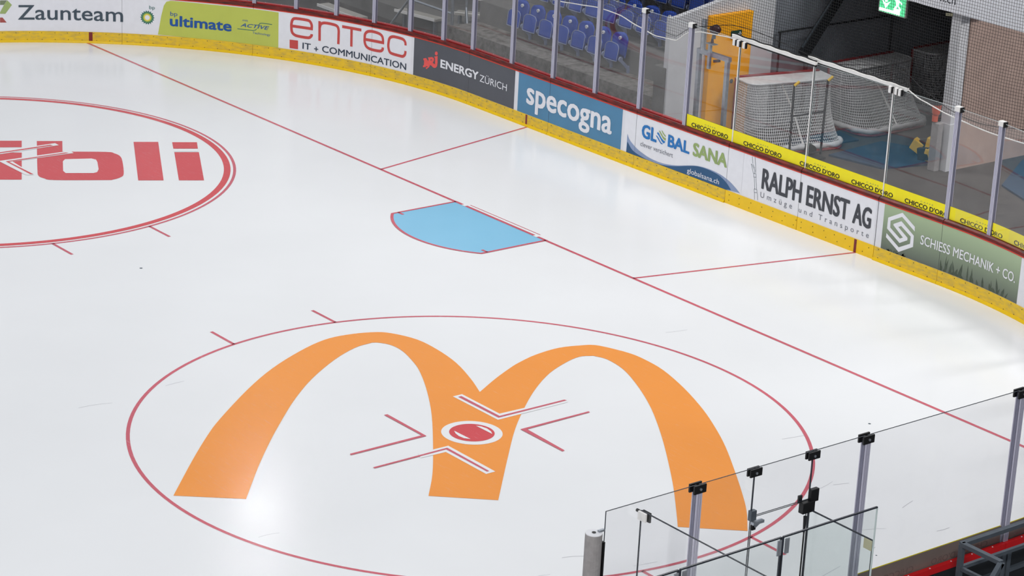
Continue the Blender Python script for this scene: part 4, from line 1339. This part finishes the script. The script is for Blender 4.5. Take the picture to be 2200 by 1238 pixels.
# ------------------------------------------------------------------ stored goals
def make_goal(loc, rz, label):
    t = thing('hockey_goal', label, 'goal', loc, 'goals stored in the passage', rz)
    W, H, DT, DB = 1.83, 1.20, 0.56, 1.12

    def dpath(depth, r, n):
        """D outline from one post round the back to the other, n+1 points (x = depth, y along the mouth)"""
        pts = [(0.0, 0.0)]
        c = [(depth - r, r), (depth - r, W - r)]
        L = [('l', (0, 0), (depth - r, 0)), ('a', c[0], -90, 0), ('l', (depth, r), (depth, W - r)), ('a', c[1], 0, 90), ('l', (depth - r, W), (0, W))]
        ln = [depth - r, r * math.pi / 2, W - 2 * r, r * math.pi / 2, depth - r]
        tot = sum(ln)
        res = []
        for i in range(n + 1):
            d = tot * i / n
            k = 0
            while k < 4 and d > ln[k]:
                d -= ln[k]
                k += 1
            q = L[k]
            f = min(1, d / ln[k])
            if q[0] == 'l':
                res.append((q[1][0] + (q[2][0] - q[1][0]) * f, q[1][1] + (q[2][1] - q[1][1]) * f))
            else:
                a = math.radians(q[2] + (q[3] - q[2]) * f)
                res.append((q[1][0] + r * math.cos(a), q[1][1] + r * math.sin(a)))
        return res
    MB().tube([(0, 0, 0), (0, 0, H), (0, 0.03, H + 0.02), (0, W - 0.03, H + 0.02), (0, W, H), (0, W, 0)], 0.03, 8).build('frame', 'goal_red', t, smooth=True, local=True)
    tp = dpath(DT, 0.20, 60)
    n = len(tp)
    # laced canvas top
    mb = MB()
    mb.add([(a, b, H + 0.01) for a, b in tp] + [(a * 0.97, b, H - 0.015) for a, b in tp], [tuple(range(n)), tuple(reversed(range(n, 2 * n)))] + [(i, n + i, n + i + 1, i + 1) for i in range(n - 1)])
    mb.build('canvas_top', 'canvas_white', t, local=True)
    MB().tube([(a, b, H) for a, b in tp], 0.022, 6).build('top_roll', 'canvas_white', t, smooth=True, local=True)
    # net: strands down the sides and back, and level strands round them
    NV, NH = 84, 24
    T, B = dpath(DT, 0.20, NV), dpath(DB, 0.32, NV)

    def net(i, h):
        f = 1 - h
        g = f ** 1.5
        return (T[i][0] * (1 - g) + B[i][0] * g - 0.05 * math.sin(math.pi * h) * (1 if 10 < i < NV - 10 else 0.3), T[i][1] * (1 - g) + B[i][1] * g, 0.06 + (H - 0.08) * h)
    mb = MB()
    for i in range(NV + 1):
        mb.tube([net(i, k / 8) for k in range(9)], 0.0055, 3, cap=False)
    for k in range(NH + 1):
        mb.tube([net(i, k / NH) for i in range(0, NV + 1, 2)], 0.0055, 3, cap=False)
    mb.build('net', 'net_white', t, local=True)
    bb = dpath(DB, 0.32, 40)
    MB().tube([(a, b, 0.03) for a, b in bb], 0.028, 8).build('base_pipe', 'goal_red', t, smooth=True, local=True)
    MB().tube([(a * 0.985, b, 0.105 + 0.008 * math.sin(i * 2.1)) for i, (a, b) in enumerate(bb)], [0.052 + 0.01 * math.sin(i * 1.7) for i in range(len(bb))], 8).build('base_skirt', 'canvas_white', t, smooth=True, local=True)
    MB().tube([(0.02, W / 2, H - 0.03), (0.55, W / 2, 0.7), (DB - 0.06, W / 2, 0.1)], 0.018, 6).build('centre_stay', 'white_metal', t, local=True)
    return t


make_goal((-1.72, 6.87, -0.02), math.radians(-12), 'nearest stored goal with white net, behind the hand truck')
make_goal((-1.64, 9.22, -0.02), math.radians(1.5), 'middle stored goal with net, behind the blue floor mat')
make_goal((-1.70, 11.60, -0.02), math.radians(2), 'rearmost stored goal in the dark beside the pale pillar')

# hand truck leaning at the nearest goal
t = thing('hand_truck', 'dark steel hand truck with yellow grips in front of the nearest goal', 'hand truck', (-0.2, 7.1, 0.0))
A0, A1 = (-0.20, 6.87, 0.02), (-0.12, 7.60, 0.02)
B0, B1 = (-0.32, 6.97, 1.36), (-0.26, 7.77, 1.37)
for q0, q1 in ((A0, B0), (A1, B1)):
    MB().tube([q0, q1], 0.022, 8).build('upright', 'steel_black', t)
    d = Vector(q1) - Vector(q0)
    e = Vector(q1) + Vector((0.02, 0.10, 0.06))
    MB().tube([Vector(q1) - d * 0.01, e], 0.026, 8).build('grip', 'grip_yellow', t)


def lerp(a, b, f):
    return tuple(a[i] + (b[i] - a[i]) * f for i in range(3))


for f in (0.04, 0.58):
    MB().tube([lerp(A0, B0, f), lerp(A1, B1, f)], 0.016, 8).build('crossbar', 'steel_black', t)
MB().box((-0.04, 7.23, 0.01), (0.24, 0.62, 0.02)).build('toe_plate', 'steel_black', t)
for y in (6.92, 7.54):
    MB().tube([(-0.25, y - 0.03, 0.08), (-0.42, y + 0.03, 0.08)], 0.09, 14).build('wheel', 'rubber', t)

# floor mats, corner pad, low post with cup
def mat_thing(label, pts, h):
    mb = MB()
    mb.prism(pts, 'z', -0.02, h)
    return tag(mb.build('floor_mat', 'mat_blue'), label, 'mat', 'blue floor mats')


mat_thing('blue floor mat spread in front of the middle goal', [(-0.05, 7.75), (1.05, 8.0), (1.33, 9.0), (0.45, 9.6), (-0.2, 9.3)], 0.015)
mat_thing('blue floor mat in front of the brownish wall at the right', [(2.0, 10.75), (2.9, 9.15), (5.2, 8.2), (6.0, 9.6), (3.6, 11.4)], 0.015)
mat_thing('blue floor mat under the nearest goal', [(-1.2, 7.6), (-0.62, 7.55), (-0.5, 9.0), (-1.1, 9.1)], 0.012)
t = thing('corner_pad', 'yellow and black padded block lying against the low pillar guard', 'pad', (1.1, 9.3, 0.0))
qs = [((0.86, 9.12, 0.22), 0.5, 'pad_yellow'), ((1.02, 9.18, 0.27), -0.3, 'steel_black'), ((1.14, 9.20, 0.30), 0.2, 'pad_yellow'), ((1.26, 9.26, 0.36), -0.4, 'pad_yellow'), ((1.20, 9.10, 0.12), 0.3, 'pad_yellow'), ((1.08, 9.06, 0.13), -0.2, 'steel_black')]
for (c, a, m) in qs:
    MB().box(c, (0.22, 0.12, 0.23), Matrix.Rotation(a, 3, 'Y') @ Matrix.Rotation(0.3, 3, 'Z')).build('segment', m, t, bevel=0.012)
MB().bar((0.9, 9.3, -0.02), (1.28, 9.3, 0.2), 0.06, 0.06).build('foot', 'rubber', t)
t = thing('low_post', 'short pale metal post with an orange cup in front of the pillar', 'post', (1.56, 8.80, 0.0))
MB().box((1.56, 8.80, 0.43), (0.17, 0.13, 0.90)).build('shaft', 'pad_grey', t, bevel=0.01)
MB().tube([(1.52, 8.76, 0.90), (1.52, 8.76, 1.01)], [0.055, 0.055], 12).build('lamp_base', 'cup_orange', t)
MB().tube([(1.53, 8.76, 1.01), (1.53, 8.76, 1.05), (1.53, 8.76, 1.22)], [0.05, 0.07, 0.095], 12).build('cup', 'cup_orange', t)
MB().tube([(1.53, 8.76, 1.22), (1.53, 8.76, 1.235)], 0.10, 12).build('cup_rim', 'steel_black', t)

# galvanised gate frame with goal siren behind the glass
t = thing('siren_frame', 'galvanised steel frame carrying the goal siren behind the glass', 'steel frame', (-0.3, 4.9, 0.0))
Y = 4.9
MB().bar((-0.66, Y, -0.02), (-0.68, Y, 2.17), 0.07, 0.07).build('upright', 'steel', t)
MB().bar((0.06, Y, -0.02), (0.04, Y, 2.17), 0.07, 0.07).build('upright', 'steel', t)
MB().bar((-0.72, Y, 2.17), (0.10, Y, 2.17), 0.075, 0.08).build('crossbar', 'steel', t)
MB().tube([(-0.61, Y, 2.2), (-0.62, Y, 2.74)], 0.045, 12).build('mast', 'steel', t)
MB().box((-0.36, Y - 0.06, 2.14), (0.055, 0.05, 0.44)).build('bracket_post', 'steel', t)
MB().box((-0.34, Y - 0.05, 2.37), (0.20, 0.12, 0.012)).build('bracket_plate', 'steel', t)
MB().tube([(-0.36, Y - 0.02, 2.38), (-0.36, Y - 0.02, 2.48)], [0.03, 0.018], 10).build('siren_foot', 'siren_brown', t)
MB().tube([(-0.33, Y - 0.02, 2.46), (-0.33, Y - 0.02, 2.52)], 0.035, 10).build('siren_neck', 'steel_dark', t)
MB().tube([(-0.44, Y, 2.56), (-0.40, Y, 2.60), (-0.30, Y, 2.63), (-0.24, Y, 2.63)], [0.02, 0.07, 0.09, 0.06], 14).build('siren', 'siren_brown', t, smooth=True)
MB().bar((-0.30, Y, 2.06), (-0.16, Y, 2.10), 0.04, 0.05).build('latch', 'siren_brown', t)

# ------------------------------------------------------------------ safety net with white foot rope
ROPE = [(-6.4, 2.20), (-5.2, 2.27), (-4.24, 2.35), (-3.71, 2.40), (-3.14, 2.44), (-2.47, 2.45), (-1.97, 2.37), (-1.51, 2.28), (-1.01, 2.30), (-0.70, 2.52), (-0.38, 2.61), (0.03, 2.64),
        (0.32, 2.66), (1.4, 2.68), (2.9, 2.70), (4.48, 2.73), (4.77, 2.63), (5.38, 2.52), (5.63, 2.50), (6.49, 2.47), (6.97, 2.45), (8.2, 2.42), (9.2, 2.42)]
YN = 4.6


def rope_z(x):
    for (xa, za), (xb, zb) in zip(ROPE, ROPE[1:]):
        if xa <= x <= xb:
            f = (x - xa) / (xb - xa)
            f = f * f * (3 - 2 * f) * 0.4 + f * 0.6
            return za + (zb - za) * f
    return ROPE[0][1] if x < ROPE[0][0] else ROPE[-1][1]


def net_p(x, z):
    return (x + 0.012 * math.sin(5.1 * z + 2.0 * x), YN + 0.03 * math.sin(2.3 * x + 1.2 * z), z + 0.010 * math.sin(3.7 * x))


t = thing('safety_net', 'black square-mesh safety net above the end glass with white foot rope', 'net', (0, YN, 2.4))
mb = MB()
CELL = 0.05
NX0, NX1, NZT = -6.4, 9.2, 5.2
x = NX0
while x <= NX1:
    z0 = rope_z(x)
    k = max(3, int((NZT - z0) / 0.35))
    mb.tube([net_p(x, z0 + (NZT - z0) * j / k) for j in range(k + 1)], 0.0030, 3, cap=False)
    x += CELL
zz = 2.20
while zz <= NZT:
    run = []
    x = NX0
    while x <= NX1 + 1e-6:
        if zz >= rope_z(x):
            run.append(net_p(x, zz))
        else:
            if len(run) > 1:
                mb.tube(run, 0.0030, 3, cap=False)
            run = []
        x += 0.15
    if len(run) > 1:
        mb.tube(run, 0.0030, 3, cap=False)
    zz += CELL
nt_o = mb.build('mesh', 'net_black', t)
xs = [NX0 + 0.1 * i for i in range(int((NX1 - NX0) / 0.1) + 1)]
MB().tube([net_p(x, rope_z(x)) for x in xs], 0.010, 6).build('foot_rope', 'white_rope', t)
MB().tube([net_p(x, rope_z(x) + 0.16 + 0.09 * math.sin(x * 1.9)) for x in xs], 0.006, 5).build('draw_cord', 'black', t)
MB().tube([(NX0, YN, NZT), (NX1, YN, NZT)], 0.02, 6).build('top_cable', 'steel_black', t)

# white head rails over the gates with clamps and cable
for (xa, za), (xb, zb), lab in (((1.00, 2.90), (2.98, 2.87), 'white head rail over the left gate leaf with rubber clamps'), ((2.72, 2.90), (4.92, 2.88), 'white head rail over the right gate leaf with rubber clamps')):
    off = -0.055 if xa < 2 else 0.035
    t = thing('gate_head_rail', lab, 'rail', (xa, 4.10 + off, za), 'head rails over the gates')
    MB().bar((xa, 4.105 + off, za), (xb, 4.105 + off, zb), 0.06, 0.055).build('rail', 'white_metal', t, bevel=0.006)
    MB().bar((xa + 0.1, 4.105 + off, za - 0.04), (xb, 4.105 + off, zb - 0.04), 0.03, 0.03).build('seal', 'rubber', t)
    for q in ((xa + 0.12, xa + 0.22, xa + 0.36) if xa < 2 else (xb - 0.30, xb - 0.17, xb - 0.09)):
        MB().box((q, 4.03 + off, za - 0.075), (0.05, 0.05, 0.11)).build('clamp', 'white_metal', t, bevel=0.005)
        MB().box((q + 0.034, 4.04 + off, za - 0.08), (0.016, 0.04, 0.10)).build('clamp_pad', 'rubber', t)
    k = 24
    pts = [(xa + (xb - xa) * i / k, 4.11 + off, za + (zb - za) * i / k + 0.040 + 0.008 * math.sin(i * 1.3)) for i in range(k + 1)]
    MB().tube(pts, 0.012, 6).build('cable', 'black', t)
    MB().tube([(a, b - 0.03, c - 0.012) for a, b, c in pts], 0.009, 6).build('cord', 'white_rope', t)

# ------------------------------------------------------------------ unseen hall lamps, some added for fill
for i, (x, y, z, w, l, e) in enumerate(LAMPS):
    t = thing('unseen_lamp', 'long white unseen lamp placed high in the hall, %s counted from the far corner' % ORD[i], 'lamp', (x, y, z), 'hall lamps above the rink')
    MB().box((x, y, z + 0.12), (w + 0.1, l + 0.1, 0.16)).build('housing', 'white_metal', t)
    ld = bpy.data.lights.new('lamp_light', 'AREA')
    ld.shape = 'RECTANGLE'
    ld.size = w
    ld.size_y = l
    ld.energy = e * LAMP_GAIN
    ld.color = (1.0, 0.985, 0.96)
    ld.spread = LAMP_SPREAD
    lo = bpy.data.objects.new('lamp_light', ld)
    COL.objects.link(lo)
    lo.parent = t
    lo.location = (0, 0, 0.02)
